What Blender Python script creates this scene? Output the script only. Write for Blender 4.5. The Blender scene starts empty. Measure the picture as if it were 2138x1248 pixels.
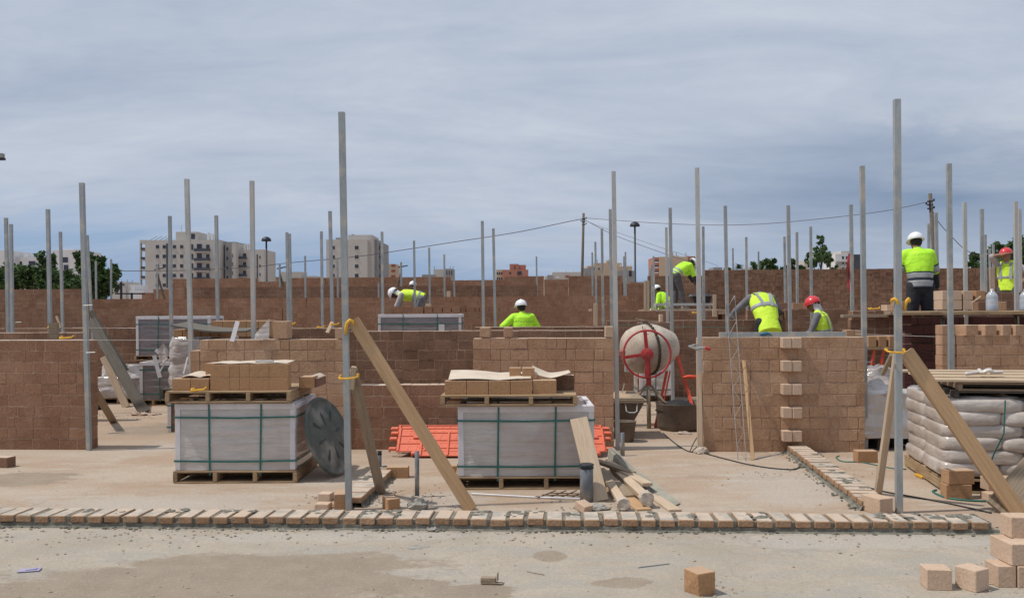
import bpy, bmesh, math, random
from mathutils import Vector, Matrix, Quaternion
random.seed(7)
PI = math.pi
sc = bpy.context.scene
COL = sc.collection

# ------------------------------------------------------------------ camera
CAMH, F, CX, CY, TH = 1.55, 1850.0, 1069.0, 641.0, 0.0055
cam = bpy.data.cameras.new('camera'); cam_o = bpy.data.objects.new('camera', cam); COL.objects.link(cam_o)
cam.sensor_width = 36; cam.lens = F/2138*36; cam.shift_y = (CY-624)/2138
cam.clip_start = 0.05; cam.clip_end = 6000
cam_o.matrix_world = Matrix.Translation((0, 0, CAMH)) @ Matrix.Rotation(PI/2, 4, 'X') @ Matrix.Rotation(-TH, 4, 'Z')
sc.camera = cam_o
sc.view_settings.view_transform = 'Standard'; sc.view_settings.look = 'None'
sc.view_settings.gamma = 1; sc.view_settings.exposure = 0.0
sc.render.resolution_x = 1024; sc.render.resolution_y = 597

# ------------------------------------------------------------------ sun and sky
SUN_EL, SUN_DIR = math.radians(60), Vector((-0.985, -0.14, 0)).normalized()
sun = bpy.data.lights.new('sun', 'SUN'); sun.energy = 3.3; sun.angle = math.radians(1.2); sun.color = (1, 0.95, 0.87)
sun_o = bpy.data.objects.new('sun', sun); COL.objects.link(sun_o)
to_sun = SUN_DIR*math.cos(SUN_EL) + Vector((0, 0, math.sin(SUN_EL)))
sun_o.rotation_euler = (-to_sun).to_track_quat('-Z', 'Y').to_euler(); sun_o.location = (0, 0, 30)

W = bpy.data.worlds.new('World'); sc.world = W; W.use_nodes = True
nt = W.node_tree; N = nt.nodes; L = nt.links; N.clear()
def nd(t, **k):
    n = N.new(t)
    for a, b in k.items(): setattr(n, a, b)
    return n
out = nd('ShaderNodeOutputWorld'); bg = nd('ShaderNodeBackground'); L.new(bg.outputs[0], out.inputs[0])
bg.inputs[1].default_value = 0.1
sky = nd('ShaderNodeTexSky', sky_type='NISHITA'); sky.sun_disc = False
sky.sun_elevation = SUN_EL; sky.sun_rotation = math.atan2(SUN_DIR.x, SUN_DIR.y); sky.air_density = 1.2; sky.dust_density = 1.5
tc = nd('ShaderNodeTexCoord'); sp = nd('ShaderNodeSeparateXYZ'); L.new(tc.outputs['Generated'], sp.inputs[0])
def math_(op, a, b=None, c=None, clamp=False):
    n = nd('ShaderNodeMath', operation=op); n.use_clamp = clamp
    for i, q in enumerate((a, b, c)):
        if q is None: continue
        if isinstance(q, (int, float)): n.inputs[i].default_value = q
        else: L.new(q, n.inputs[i])
    return n.outputs[0]
zz = math_('MAXIMUM', sp.outputs[2], 0.0)
den = math_('ADD', zz, 0.22)
u = math_('DIVIDE', sp.outputs[0], den); v = math_('DIVIDE', sp.outputs[1], den)
cb = nd('ShaderNodeCombineXYZ'); L.new(u, cb.inputs[0]); L.new(v, cb.inputs[1])
def noise(vec, scale, det, rough, sx=1, sy=1, off=0, dist=0, rot=0):
    mp = nd('ShaderNodeMapping'); mp.inputs['Scale'].default_value = (sx, sy, 1); mp.inputs['Location'].default_value = (off, off*.7, off); mp.inputs['Rotation'].default_value = (0, 0, rot)
    L.new(vec, mp.inputs[0])
    n = nd('ShaderNodeTexNoise'); n.inputs['Scale'].default_value = scale; n.inputs['Detail'].default_value = det
    n.inputs['Roughness'].default_value = rough; n.inputs['Distortion'].default_value = dist
    L.new(mp.outputs[0], n.inputs[0]); return n.outputs[0]
def ramp(fac, stops):
    r = nd('ShaderNodeValToRGB'); e = r.color_ramp.elements
    while len(e) < len(stops): e.new(.5)
    for i, (p, c) in enumerate(stops): e[i].position = p; e[i].color = (*c, 1) if len(c) == 3 else c
    L.new(fac, r.inputs[0]); return r.outputs[0]
def mix(fac, a, b, bt='MIX'):
    m = nd('ShaderNodeMix', data_type='RGBA', blend_type=bt)
    if isinstance(fac, (int, float)): m.inputs[0].default_value = fac
    else: L.new(fac, m.inputs[0])
    for i, q in ((6, a), (7, b)):
        if isinstance(q, tuple): m.inputs[i].default_value = (*q, 1)
        else: L.new(q, m.inputs[i])
    return m.outputs[2]
big = noise(cb.outputs[0], 1.0, 6, .58, .75, 1.1, 3.1, .6, .35)
streak = noise(cb.outputs[0], 2.3, 7, .6, .6, 1.35, 9.3, .9, .3)
fine = noise(cb.outputs[0], 7.5, 6, .65, .65, 1.2, 1.7, .6, .5)
sm = math_('ADD', math_('MULTIPLY', big, .5), math_('ADD', math_('MULTIPLY', streak, .36), math_('MULTIPLY', fine, .14)))
cloudcol = ramp(sm, [(.34, (3.7, 4.4, 5.6)), (.45, (4.45, 5.1, 6.25)), (.53, (5.0, 5.6, 6.65)), (.64, (5.85, 6.35, 7.2))])
# right, low part of the sky is a heavier grey-blue bank, the left low part opens to blue
az = math_('DIVIDE', sp.outputs[0], math_('MAXIMUM', sp.outputs[1], .05))
el = math_('DIVIDE', zz, math_('MAXIMUM', sp.outputs[1], .05))
rightness = math_('MULTIPLY', math_('SUBTRACT', az, .12), 2.6, clamp=True)
lowband = math_('SUBTRACT', 1, math_('MULTIPLY', math_('ABSOLUTE', math_('SUBTRACT', el, .125)), 8.5), clamp=True)
lowness = math_('SUBTRACT', 1, math_('MULTIPLY', el, 5.4), clamp=True)
gap = math_('ADD', lowness, math_('MULTIPLY', math_('SUBTRACT', streak, .5), .9))
gap = math_('MULTIPLY', math_('SUBTRACT', gap, math_('ADD', .24, math_('MULTIPLY', math_('ADD', az, .5, clamp=True), .50))), 2.6, clamp=True)
blue = mix(.8, sky.outputs[0], (2.3, 3.75, 6.3))
fin = mix(math_('MULTIPLY', gap, .85), cloudcol, blue)
bank = math_('MULTIPLY', math_('MULTIPLY', rightness, lowband), math_('SUBTRACT', 1.3, big, clamp=True))
bank = math_('MULTIPLY', bank, 1.1, clamp=True)
fin = mix(bank, fin, (1.95, 2.75, 4.1))
puff = noise(cb.outputs[0], 2.6, 8, .6, 1, 1, 21, .4)
pm = math_('MULTIPLY', math_('MULTIPLY', math_('SUBTRACT', puff, .5), 5, clamp=True), math_('MULTIPLY', rightness, math_('SUBTRACT', 1, math_('MULTIPLY', math_('ABSOLUTE', math_('SUBTRACT', el, .2)), 9), clamp=True)))
fin = mix(math_('MULTIPLY', pm, .55, clamp=True), fin, (6.2, 6.6, 7.3))
L.new(fin, bg.inputs[0])

# ------------------------------------------------------------------ helpers
def uv(px, py):
    a, b = px-CX, py-CY
    return a*math.cos(TH)-b*math.sin(TH), a*math.sin(TH)+b*math.cos(TH)
def at(px, py, Y):
    u_, v_ = uv(px, py); return Vector((u_*Y/F, Y, CAMH-v_*Y/F))
def gp(px, py, h=0):
    u_, v_ = uv(px, py); return at(px, py, F*(CAMH-h)/v_)
YAW = -0.052
EX = Vector((math.cos(YAW), math.sin(YAW), 0)); EY = Vector((-math.sin(YAW), math.cos(YAW), 0)); UP = Vector((0, 0, 1))

def mat(name, c1, c2=None, scale=8, rough=.8, bump=.15, stretch=(1, 1, 1), metallic=0, coat=0, tone=None, det=6, bscale=None, spec=.4, speck=0, trans=0, alpha=1, dirt=None, top=None, mottle=None, topdirt=None):
    m = bpy.data.materials.new(name); m.use_nodes = True; t = m.node_tree; n = t.nodes; l = t.links
    b = n['Principled BSDF']; b.inputs['Roughness'].default_value = rough; b.inputs['Metallic'].default_value = metallic
    b.inputs['Specular IOR Level'].default_value = spec
    if coat: b.inputs['Coat Weight'].default_value = coat; b.inputs['Coat Roughness'].default_value = .12
    if trans: b.inputs['Transmission Weight'].default_value = trans
    if alpha < 1: b.inputs['Alpha'].default_value = alpha
    if name in ('skin', 'skin_dark', 'hair', 'hivis', 'hivis_y', 'reflect', 'grey_cloth', 'light_cloth', 'dark_cloth', 'trouser', 'navy', 'cloth_white', 'bag', 'whitebag', 'tub', 'glove_blue', 'plastic_clear'):
        a = n.new('ShaderNodeTexCoord'); vec = a.outputs['Object']
    else:
        a = n.new('ShaderNodeAttribute'); a.attribute_name = 'lc'; vec = a.outputs['Vector']
    mp = n.new('ShaderNodeMapping'); mp.inputs['Scale'].default_value = stretch; l.new(vec, mp.inputs[0])
    nz = n.new('ShaderNodeTexNoise'); nz.inputs['Scale'].default_value = scale; nz.inputs['Detail'].default_value = det; nz.inputs['Roughness'].default_value = .62
    l.new(mp.outputs[0], nz.inputs[0])
    def mx(fac, A, B, bt='MIX'):
        q = n.new('ShaderNodeMix'); q.data_type = 'RGBA'; q.blend_type = bt
        if isinstance(fac, float): q.inputs[0].default_value = fac
        else: l.new(fac, q.inputs[0])
        for i, z in ((6, A), (7, B)):
            if isinstance(z, tuple): q.inputs[i].default_value = (*z, 1)
            else: l.new(z, q.inputs[i])
        return q.outputs[2]
    def rmp(fac, lo, hi):
        r = n.new('ShaderNodeMapRange'); r.inputs[1].default_value = lo; r.inputs[2].default_value = hi; l.new(fac, r.inputs[0]); return r.outputs[0]
    c2 = c2 or tuple(x*.72 for x in c1)
    col = mx(rmp(nz.outputs[0], .32, .68), c2, c1)
    if tone:
        ta = n.new('ShaderNodeAttribute'); ta.attribute_name = 'tone'
        col = mx(rmp(ta.outputs['Fac'], 0, 1), tuple(tone[0]), tuple(tone[1]))
        col = mx(.55, col, mx(rmp(nz.outputs[0], .3, .7), c2, c1))
    if speck:
        s = n.new('ShaderNodeTexNoise'); s.inputs['Scale'].default_value = scale*9; s.inputs['Detail'].default_value = 3; l.new(mp.outputs[0], s.inputs[0])
        g = n.new('ShaderNodeMapRange'); g.inputs[1].default_value = .3; g.inputs[2].default_value = .7; g.inputs[3].default_value = 1-speck; g.inputs[4].default_value = 1+speck; l.new(s.outputs[0], g.inputs[0])
        cc = n.new('ShaderNodeCombineXYZ'); [l.new(g.outputs[0], cc.inputs[i]) for i in range(3)]
        col = mx(1.0, col, cc.outputs[0], 'MULTIPLY')
    if dirt:
        s = n.new('ShaderNodeTexNoise'); s.inputs['Scale'].default_value = dirt[1]; s.inputs['Detail'].default_value = 5; l.new(vec, s.inputs[0])
        col = mx(rmp(s.outputs[0], .5, .68), col, dirt[0])
    if mottle:
        for (mc_, ms_, lo_, hi_, am_) in mottle:
            s = n.new('ShaderNodeTexNoise'); s.inputs['Scale'].default_value = ms_; s.inputs['Detail'].default_value = 7; s.inputs['Roughness'].default_value = .65; l.new(vec, s.inputs[0])
            g = n.new('ShaderNodeMapRange'); g.inputs[1].default_value = lo_; g.inputs[2].default_value = hi_; g.inputs[4].default_value = am_; l.new(s.outputs[0], g.inputs[0])
            col = mx(g.outputs[0], col, mc_)
    if top:  # up-facing faces painted paler: sunlit top brightness along with pale dust
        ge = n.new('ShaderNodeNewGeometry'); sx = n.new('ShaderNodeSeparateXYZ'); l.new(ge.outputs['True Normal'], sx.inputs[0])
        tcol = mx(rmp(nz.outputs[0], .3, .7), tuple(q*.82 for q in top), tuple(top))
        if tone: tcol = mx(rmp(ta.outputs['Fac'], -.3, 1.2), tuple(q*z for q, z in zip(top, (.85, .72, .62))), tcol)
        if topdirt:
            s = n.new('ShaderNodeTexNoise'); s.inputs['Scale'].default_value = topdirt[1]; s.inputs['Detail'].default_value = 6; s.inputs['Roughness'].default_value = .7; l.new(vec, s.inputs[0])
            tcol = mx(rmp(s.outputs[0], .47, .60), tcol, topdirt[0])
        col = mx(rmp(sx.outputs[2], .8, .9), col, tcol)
    l.new(col, b.inputs['Base Color'])
    if bump:
        bp = n.new('ShaderNodeBump'); bp.inputs['Strength'].default_value = bump; bp.inputs['Distance'].default_value = .02
        if bscale:
            z = n.new('ShaderNodeTexNoise'); z.inputs['Scale'].default_value = bscale; z.inputs['Detail'].default_value = 6; l.new(mp.outputs[0], z.inputs[0]); l.new(z.outputs[0], bp.inputs['Height'])
        else: l.new(nz.outputs[0], bp.inputs['Height'])
        l.new(bp.outputs[0], b.inputs['Normal'])
    return m

M = {}
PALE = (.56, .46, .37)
def MOT(k, w): return [(k, 1.3, .46, .64, .45), (w, 2.2, .50, .68, .45), (w, 7, .54, .70, .28)]
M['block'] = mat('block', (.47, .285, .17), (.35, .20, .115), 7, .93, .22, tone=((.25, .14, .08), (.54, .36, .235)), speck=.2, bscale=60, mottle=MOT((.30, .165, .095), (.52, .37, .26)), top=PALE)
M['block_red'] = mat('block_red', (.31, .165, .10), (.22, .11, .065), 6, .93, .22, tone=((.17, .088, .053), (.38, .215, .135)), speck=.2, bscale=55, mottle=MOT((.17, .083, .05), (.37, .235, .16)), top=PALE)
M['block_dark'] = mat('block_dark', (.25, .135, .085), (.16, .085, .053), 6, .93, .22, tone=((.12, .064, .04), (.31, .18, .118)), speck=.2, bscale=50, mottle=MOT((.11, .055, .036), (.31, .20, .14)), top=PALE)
M['block_shade_red'] = mat('block_shade_red', (.10, .035, .032), (.06, .024, .022), 6, .9, .3, tone=((.04, .018, .018), (.12, .045, .042)), speck=.15, bscale=50)  # dark red blocks with the shade of the recess put into the colour
M['block_pale'] = mat('block_pale', (.56, .42, .31), (.46, .33, .235), 8, .93, .16, tone=((.46, .31, .21), (.68, .53, .42)), speck=.12, bscale=70)
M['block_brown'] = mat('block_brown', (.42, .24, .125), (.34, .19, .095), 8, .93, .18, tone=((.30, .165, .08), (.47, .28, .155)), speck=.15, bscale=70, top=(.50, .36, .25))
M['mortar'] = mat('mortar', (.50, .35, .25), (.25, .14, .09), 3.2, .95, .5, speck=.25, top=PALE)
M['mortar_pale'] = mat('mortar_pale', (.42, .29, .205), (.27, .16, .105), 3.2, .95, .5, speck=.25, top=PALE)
M['mortar_grey'] = mat('mortar_grey', (.235, .22, .18), (.11, .105, .088), 14, .95, .9, speck=.25)
M['steel'] = mat('steel', (.38, .405, .41), (.285, .305, .31), 9, .5, .08, (1, 1, .25), metallic=.35, speck=.08, dirt=((.47, .43, .37), 7))
M['steel_light'] = mat('steel_light', (.50, .51, .50), (.39, .39, .38), 9, .55, .08, (1, 1, .25), metallic=.25, speck=.08, dirt=((.5, .45, .40), 5))
M['wood_new'] = mat('wood_new', (.54, .355, .20), (.42, .265, .14), 5, .8, .25, (.5, 9, 9), det=5, speck=.08)
M['wood_pale'] = mat('wood_pale', (.56, .44, .32), (.43, .32, .22), 9, .85, .25, (.5, 9, 9), det=5, speck=.08)
M['wood_old'] = mat('wood_old', (.34, .265, .19), (.21, .155, .105), 9, .9, .35, (.5, 10, 10), det=5, speck=.12)
M['wood_dark'] = mat('wood_dark', (.10, .082, .066), (.055, .045, .038), 9, .9, .35, (.5, 10, 10), det=5, speck=.12)
M['wood_pallet'] = mat('wood_pallet', (.42, .30, .175), (.27, .175, .095), 9, .88, .3, (.6, 8, 8), det=5, speck=.1, dirt=((.20, .13, .08), 3))
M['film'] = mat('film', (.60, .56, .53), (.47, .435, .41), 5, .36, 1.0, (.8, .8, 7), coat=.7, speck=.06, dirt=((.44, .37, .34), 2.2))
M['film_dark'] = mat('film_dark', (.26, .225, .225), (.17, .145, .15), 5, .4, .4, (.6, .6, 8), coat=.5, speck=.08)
M['plastic_clear'] = mat('plastic_clear', (.58, .54, .52), (.33, .26, .22), 4, .14, 1.0, (1, 1, 3.2), coat=.8, bscale=8, spec=.8)
M['card_white'] = mat('card_white', (.68, .65, .66), (.56, .53, .54), 5, .7, .1, speck=.04)
M['paper'] = mat('paper', (.62, .53, .43), (.52, .43, .34), 6, .85, .1)
M['strap'] = mat('strap', (.028, .165, .135), (.018, .11, .09), 20, .5, .1)
M['yellow'] = mat('yellow', (.78, .44, .035), (.58, .31, .03), 12, .55, .1)
M['orange'] = mat('orange', (.72, .18, .10), (.62, .135, .075), 8, .42, .08, coat=.15)
M['red'] = mat('red', (.52, .035, .04), (.36, .03, .03), 9, .5, .1, dirt=((.28, .10, .08), 6))
M['red_orange'] = mat('red_orange', (.75, .085, .03), (.5, .06, .03), 9, .5, .1)
M['drum'] = mat('drum', (.52, .45, .37), (.36, .29, .225), 4, .8, .25, speck=.12, dirt=((.60, .55, .49), 3.5))
M['tub'] = mat('tub', (.17, .13, .10), (.10, .075, .058), 5, .85, .4, speck=.15)
M['black'] = mat('black', (.02, .018, .018), (.012, .011, .011), 9, .6, .1)
M['pvc'] = mat('pvc', (.17, .185, .20), (.115, .125, .14), 9, .55, .12, speck=.1, dirt=((.32, .29, .26), 6))
M['lid'] = mat('lid', (.105, .125, .11), (.068, .083, .075), 5, .62, .2, speck=.1, dirt=((.26, .25, .22), 4))
M['rust'] = mat('rust', (.11, .055, .032), (.06, .035, .025), 20, .9, .2)
M['cable'] = mat('cable', (.045, .04, .038), (.03, .028, .028), 20, .7, .05)
M['wire'] = mat('wire', (.36, .34, .33), (.25, .23, .22), 20, .5, .05, metallic=.3)
M['cable_far'] = mat('cable_far', (.10, .085, .10), (.07, .06, .07), 20, .7, .05)
M['string'] = mat('string', (.55, .52, .5), (.45, .42, .4), 20, .8, 0)
M['bag'] = mat('bag', (.50, .44, .39), (.40, .34, .295), 4, .3, .6, (1, 1, 1.8), coat=.7, bscale=9, speck=.05, dirt=((.58, .53, .49), 4))
M['whitebag'] = mat('whitebag', (.68, .64, .60), (.50, .45, .41), 4, .3, .8, coat=.6, bscale=8)
M['skin'] = mat('skin', (.30, .155, .10), (.22, .11, .07), 10, .6, .05)
M['skin_dark'] = mat('skin_dark', (.10, .05, .034), (.07, .036, .025), 10, .6, .05)
M['hair'] = mat('hair', (.02, .016, .014), (.012, .01, .01), 40, .8, .4)
M['hivis'] = mat('hivis', (.50, .92, .045), (.40, .80, .03), 5, .75, .9, bscale=11)
M['hivis_y'] = mat('hivis_y', (.66, .92, .06), (.54, .80, .05), 5, .75, .9, bscale=11)
M['reflect'] = mat('reflect', (.36, .37, .38), (.27, .28, .30), 14, .45, .2)
M['grey_cloth'] = mat('grey_cloth', (.19, .19, .21), (.13, .13, .145), 7, .9, .8, bscale=12)
M['light_cloth'] = mat('light_cloth', (.42, .38, .39), (.32, .29, .30), 7, .9, .8, bscale=12)
M['dark_cloth'] = mat('dark_cloth', (.035, .037, .045), (.022, .023, .028), 7, .92, .8, bscale=12)
M['trouser'] = mat('trouser', (.10, .095, .10), (.06, .058, .062), 7, .92, .8, bscale=12)
M['navy'] = mat('navy', (.03, .035, .065), (.02, .022, .04), 7, .9, .5, bscale=12)
M['helmet_white'] = mat('helmet_white', (.80, .80, .82), (.74, .74, .76), 6, .3, .02, coat=.3)
M['helmet_red'] = mat('helmet_red', (.66, .04, .05), (.56, .035, .04), 6, .35, .02, coat=.3)
M['cloth_white'] = mat('cloth_white', (.66, .64, .62), (.52, .50, .49), 7, .9, .6, bscale=14)
M['glove_blue'] = mat('glove_blue', (.03, .16, .26), (.02, .10, .17), 12, .7, .4)
M['bottle'] = mat('bottle', (.62, .68, .74), (.50, .56, .62), 12, .12, .1, coat=.5, alpha=.62, spec=.6)
M['water'] = mat('water', (.05, .20, .55), (.04, .16, .45), 12, .1, 0, coat=.5)
M['render_white'] = mat('render_white', (.50, .475, .44), (.45, .425, .395), .25, .9, 0)
M['render_bright'] = mat('render_bright', (.66, .65, .65), (.58, .57, .57), .3, .9, 0)
M['render_grey'] = mat('render_grey', (.30, .30, .30), (.26, .26, .26), .25, .9, 0)
M['render_salmon'] = mat('render_salmon', (.42, .19, .135), (.36, .16, .115), .3, .9, 0)
M['render_beige'] = mat('render_beige', (.50, .38, .27), (.44, .33, .235), .3, .9, 0)
M['brick_far'] = mat('brick_far', (.30, .10, .07), (.25, .085, .06), .3, .9, 0)
M['glass'] = mat('glass', (.045, .05, .075), (.03, .035, .055), .5, .25, 0)
M['rail'] = mat('rail', (.065, .07, .09), (.045, .05, .065), .5, .4, 0)
M['lamp_metal'] = mat('lamp_metal', (.022, .024, .035), (.016, .018, .026), 4, .5, 0)
M['pole_wood'] = mat('pole_wood', (.15, .125, .10), (.095, .08, .065), 3, .9, .3, (6, 6, .4))
M['bark'] = mat('bark', (.12, .085, .06), (.07, .05, .036), 4, .95, .3, (6, 6, .8))
M['pigment'] = mat('pigment', (.26, .24, .40), (.42, .38, .42), 20, .8, .1)
M['glossy_white'] = mat('glossy_white', (.72, .72, .74), (.6, .6, .62), 9, .25, .05, coat=.5)
M['block_course'] = mat('block_course', (.40, .25, .15), (.28, .165, .09), 8, .93, .4, tone=((.185, .10, .05), (.39, .255, .165)), speck=.18, bscale=60, mottle=[((.20, .13, .08), 14, .52, .66, .5)], top=(.58, .50, .42), topdirt=((.345, .32, .275), 6))  # pale tops and darker fronts, sun contrast painted into the course colours
M['board_grey'] = mat('board_grey', (.33, .32, .26), (.24, .23, .19), 4, .9, .2, speck=.1)
M['mortar_pale2'] = mat('mortar_pale2', (.52, .45, .38), (.38, .31, .25), 12, .95, .6, speck=.2)
M['sand'] = mat('sand', (.46, .33, .22), (.38, .265, .17), 9, .95, .3, speck=.12)
M['orange_light'] = mat('orange_light', (.85, .30, .2), (.7, .2, .12), 8, .35, 0, coat=.3)
M['lid_rib'] = mat('lid_rib', (.06, .072, .064), (.045, .055, .05), 8, .7, .1)
M['mortar_grey2'] = mat('mortar_grey2', (.36, .34, .30), (.24, .225, .20), 12, .95, .6, speck=.2)
M['orange_trim'] = mat('orange_trim', (.55, .42, .08), (.45, .34, .06), 9, .8, .1)
M['grit'] = mat('grit', (.44, .375, .30), (.34, .285, .225), 12, .95, .4, speck=.2)
M['wood_grey'] = mat('wood_grey', (.17, .15, .125), (.10, .088, .072), 9, .9, .35, (.5, 10, 10), det=5, speck=.12)
def leafmat(name, a, b):
    m = mat(name, a, b, 1.2, .75, 0, tone=(b, a)); return m
M['leaf'] = leafmat('leaf', (.085, .15, .045), (.028, .06, .018))
M['leaf_light'] = leafmat('leaf_light', (.14, .22, .085), (.05, .095, .035))
M['palm'] = leafmat('palm', (.09, .13, .055), (.03, .05, .02))

class MB:
    def __init__(s): s.v = []; s.f = []; s.t = []; s.lc = []
    def add(s, vs, fs, tone=.5, lc=None):
        n = len(s.v); s.v += [Vector(q) for q in vs]; s.lc += [tuple(q) for q in (lc or vs)]
        s.f += [tuple(n+i for i in f) for f in fs]; s.t += [tone]*len(fs)
    def obox(s, c, sz, R=None, tone=.5, ch=0, lcoff=None):
        R = R or Matrix.Identity(3); c = Vector(c); hx, hy, hz = sz[0]/2, sz[1]/2, sz[2]/2
        if not ch:
            P = [Vector((x, y, z)) for z in (-hz, hz) for y in (-hy, hy) for x in (-hx, hx)]
            fs = [(0, 2, 3, 1), (4, 5, 7, 6), (0, 1, 5, 4), (2, 6, 7, 3), (0, 4, 6, 2), (1, 3, 7, 5)]
        else:
            ch = min(ch, hx*.45, hy*.45, hz*.45); P = []; idx = {}
            for sx in (-1, 1):
                for sy in (-1, 1):
                    for sz_ in (-1, 1):
                        for a in range(3):
                            q = [sx*(hx-ch), sy*(hy-ch), sz_*(hz-ch)]; q[a] = (sx*hx, sy*hy, sz_*hz)[a]
                            idx[(sx, sy, sz_, a)] = len(P); P.append(Vector(q))
            fs = []
            for a in range(3):
                b, c2 = (a+1) % 3, (a+2) % 3
                for sg in (-1, 1):
                    def k(sb, scc):
                        q = [0, 0, 0]; q[a] = sg; q[b] = sb; q[c2] = scc; return idx[(*q, a)]
                    fc = [k(-1, -1), k(1, -1), k(1, 1), k(-1, 1)]
                    fs.append(tuple(fc if sg > 0 else fc[::-1]))
            for a in range(3):
                b, c2 = (a+1) % 3, (a+2) % 3
                for sb in (-1, 1):
                    for scc in (-1, 1):
                        def k(sa, w):
                            q = [0, 0, 0]; q[a] = sa; q[b] = sb; q[c2] = scc; return idx[(*q, w)]
                        fc = [k(-1, b), k(1, b), k(1, c2), k(-1, c2)]
                        fs.append(tuple(fc if sb*scc < 0 else fc[::-1]))
            for sx in (-1, 1):
                for sy in (-1, 1):
                    for sz_ in (-1, 1):
                        fc = [idx[(sx, sy, sz_, a)] for a in range(3)]
                        fs.append(tuple(fc if sx*sy*sz_ > 0 else fc[::-1]))
        vs = [c+R@p for p in P]
        o = Vector(lcoff) if lcoff else None
        s.add(vs, fs, tone, [p+o for p in P] if o is not None else None)
    def box(s, x0, x1, y0, y1, z0, z1, tone=.5, ch=0):
        s.obox(((x0+x1)/2, (y0+y1)/2, (z0+z1)/2), (abs(x1-x0), abs(y1-y0), abs(z1-z0)), None, tone, ch)
    def beam(s, p0, p1, w, d, side=(1, 0, 0), ch=.002, tone=.5):
        p0 = Vector(p0); p1 = Vector(p1); ax = (p1-p0).normalized(); sd = Vector(side); sd = (sd-ax*sd.dot(ax)).normalized(); th = ax.cross(sd)
        R = Matrix((ax, sd, th)).transposed()
        s.obox((p0+p1)/2, ((p1-p0).length, w, d), R, tone, ch, (random.random()*9, random.random()*9, random.random()*9))
    def tube(s, pts, r, n=8, cap=True, tone=.5):
        pts = [Vector(p) for p in pts]; rr = r if isinstance(r, (list, tuple)) else [r]*len(pts)
        vs = []; fs = []; lc = []; side = None; acc = 0
        for i, p in enumerate(pts):
            d = (pts[min(i+1, len(pts)-1)]-pts[max(i-1, 0)]).normalized()
            if side is None: side = d.orthogonal().normalized()
            side = (side-d*side.dot(d)).normalized(); up = d.cross(side)
            if i: acc += (p-pts[i-1]).length
            for j in range(n):
                a = 2*PI*j/n; vs.append(p+(side*math.cos(a)+up*math.sin(a))*rr[i]); lc.append((acc, math.cos(a)*rr[i], math.sin(a)*rr[i]))
        for i in range(len(pts)-1):
            for j in range(n):
                fs.append((i*n+j, i*n+(j+1) % n, (i+1)*n+(j+1) % n, (i+1)*n+j))
        if cap: fs.append(tuple(range(n))[::-1]); fs.append(tuple((len(pts)-1)*n+j for j in range(n)))
        s.add(vs, fs, tone, lc)
    def lathe(s, prof, n=32, c=(0, 0, 0), R=None, tone=.5, sx=1, sy=1):
        R = R or Matrix.Identity(3); c = Vector(c); vs = []; fs = []
        for (r, z) in prof:
            for j in range(n):
                a = 2*PI*j/n; vs.append(c+R@Vector((r*math.cos(a)*sx, r*math.sin(a)*sy, z)))
        for i in range(len(prof)-1):
            for j in range(n): fs.append((i*n+j, i*n+(j+1) % n, (i+1)*n+(j+1) % n, (i+1)*n+j))
        fs.append(tuple(range(n))[::-1]); fs.append(tuple((len(prof)-1)*n+j for j in range(n)))
        s.add(vs, fs, tone)
    def loft(s, pts, rad, side=(1, 0, 0), n=16, tone=.5):
        pts = [Vector(p) for p in pts]; vs = []; fs = []; side = Vector(side)
        for i, p in enumerate(pts):
            d = (pts[min(i+1, len(pts)-1)]-pts[max(i-1, 0)]).normalized()
            sd = (side-d*side.dot(d))
            sd = sd.normalized() if sd.length > 1e-4 else d.orthogonal().normalized()
            up = d.cross(sd); rx, ry = rad[i] if isinstance(rad[i], tuple) else (rad[i], rad[i])
            for j in range(n):
                a = 2*PI*j/n; vs.append(p+sd*math.cos(a)*rx+up*math.sin(a)*ry)
        for i in range(len(pts)-1):
            for j in range(n): fs.append((i*n+j, i*n+(j+1) % n, (i+1)*n+(j+1) % n, (i+1)*n+j))
        fs.append(tuple(range(n))[::-1]); fs.append(tuple((len(pts)-1)*n+j for j in range(n)))
        s.add(vs, fs, tone)
    def capsule(s, pts, rad, side=(1, 0, 0), n=14):
        pts = [Vector(p) for p in pts]; a = (pts[0]-pts[1]).normalized(); b = (pts[-1]-pts[-2]).normalized()
        def sc_(r, k): return (r[0]*k, r[1]*k) if isinstance(r, tuple) else r*k
        def mr(r): return min(r) if isinstance(r, tuple) else r
        P = []; Rr = []
        for k in (80, 50, 22): t = math.radians(k); P.append(pts[0]+a*mr(rad[0])*math.sin(t)); Rr.append(sc_(rad[0], math.cos(t)))
        P += pts; Rr += list(rad)
        for k in (22, 50, 80): t = math.radians(k); P.append(pts[-1]+b*mr(rad[-1])*math.sin(t)); Rr.append(sc_(rad[-1], math.cos(t)))
        s.loft(P, Rr, side, n)
    def ell(s, c, r, R=None, n=16, k=10, p=1):
        prof = [(max(1e-4, math.sin(PI*i/k))**p, -math.cos(PI*i/k)) for i in range(k+1)]
        R = R or Matrix.Identity(3); S = Matrix.Diagonal(Vector(r)); s.lathe(prof, n, c, R@S)
    def build(s, name, m, parent=None, origin=None, smooth=False, angle=None, remesh=None, subsurf=0):
        me = bpy.data.meshes.new(name)
        if parent is not None: og = ORG[parent.name]
        elif origin is not None: og = Vector(origin)
        else:
            xs = [q.x for q in s.v]; ys = [q.y for q in s.v]; zs = [q.z for q in s.v]
            og = Vector(((min(xs)+max(xs))/2, (min(ys)+max(ys))/2, min(zs)))
        me.from_pydata([q-og for q in s.v], [], s.f)
        a = me.attributes.new('lc', 'FLOAT_VECTOR', 'POINT'); flat = [c for q in s.lc for c in q]; a.data.foreach_set('vector', flat)
        a = me.attributes.new('tone', 'FLOAT', 'FACE'); a.data.foreach_set('value', s.t)
        if smooth: me.shade_smooth()
        me.materials.append(M[m] if isinstance(m, str) else m)
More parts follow.
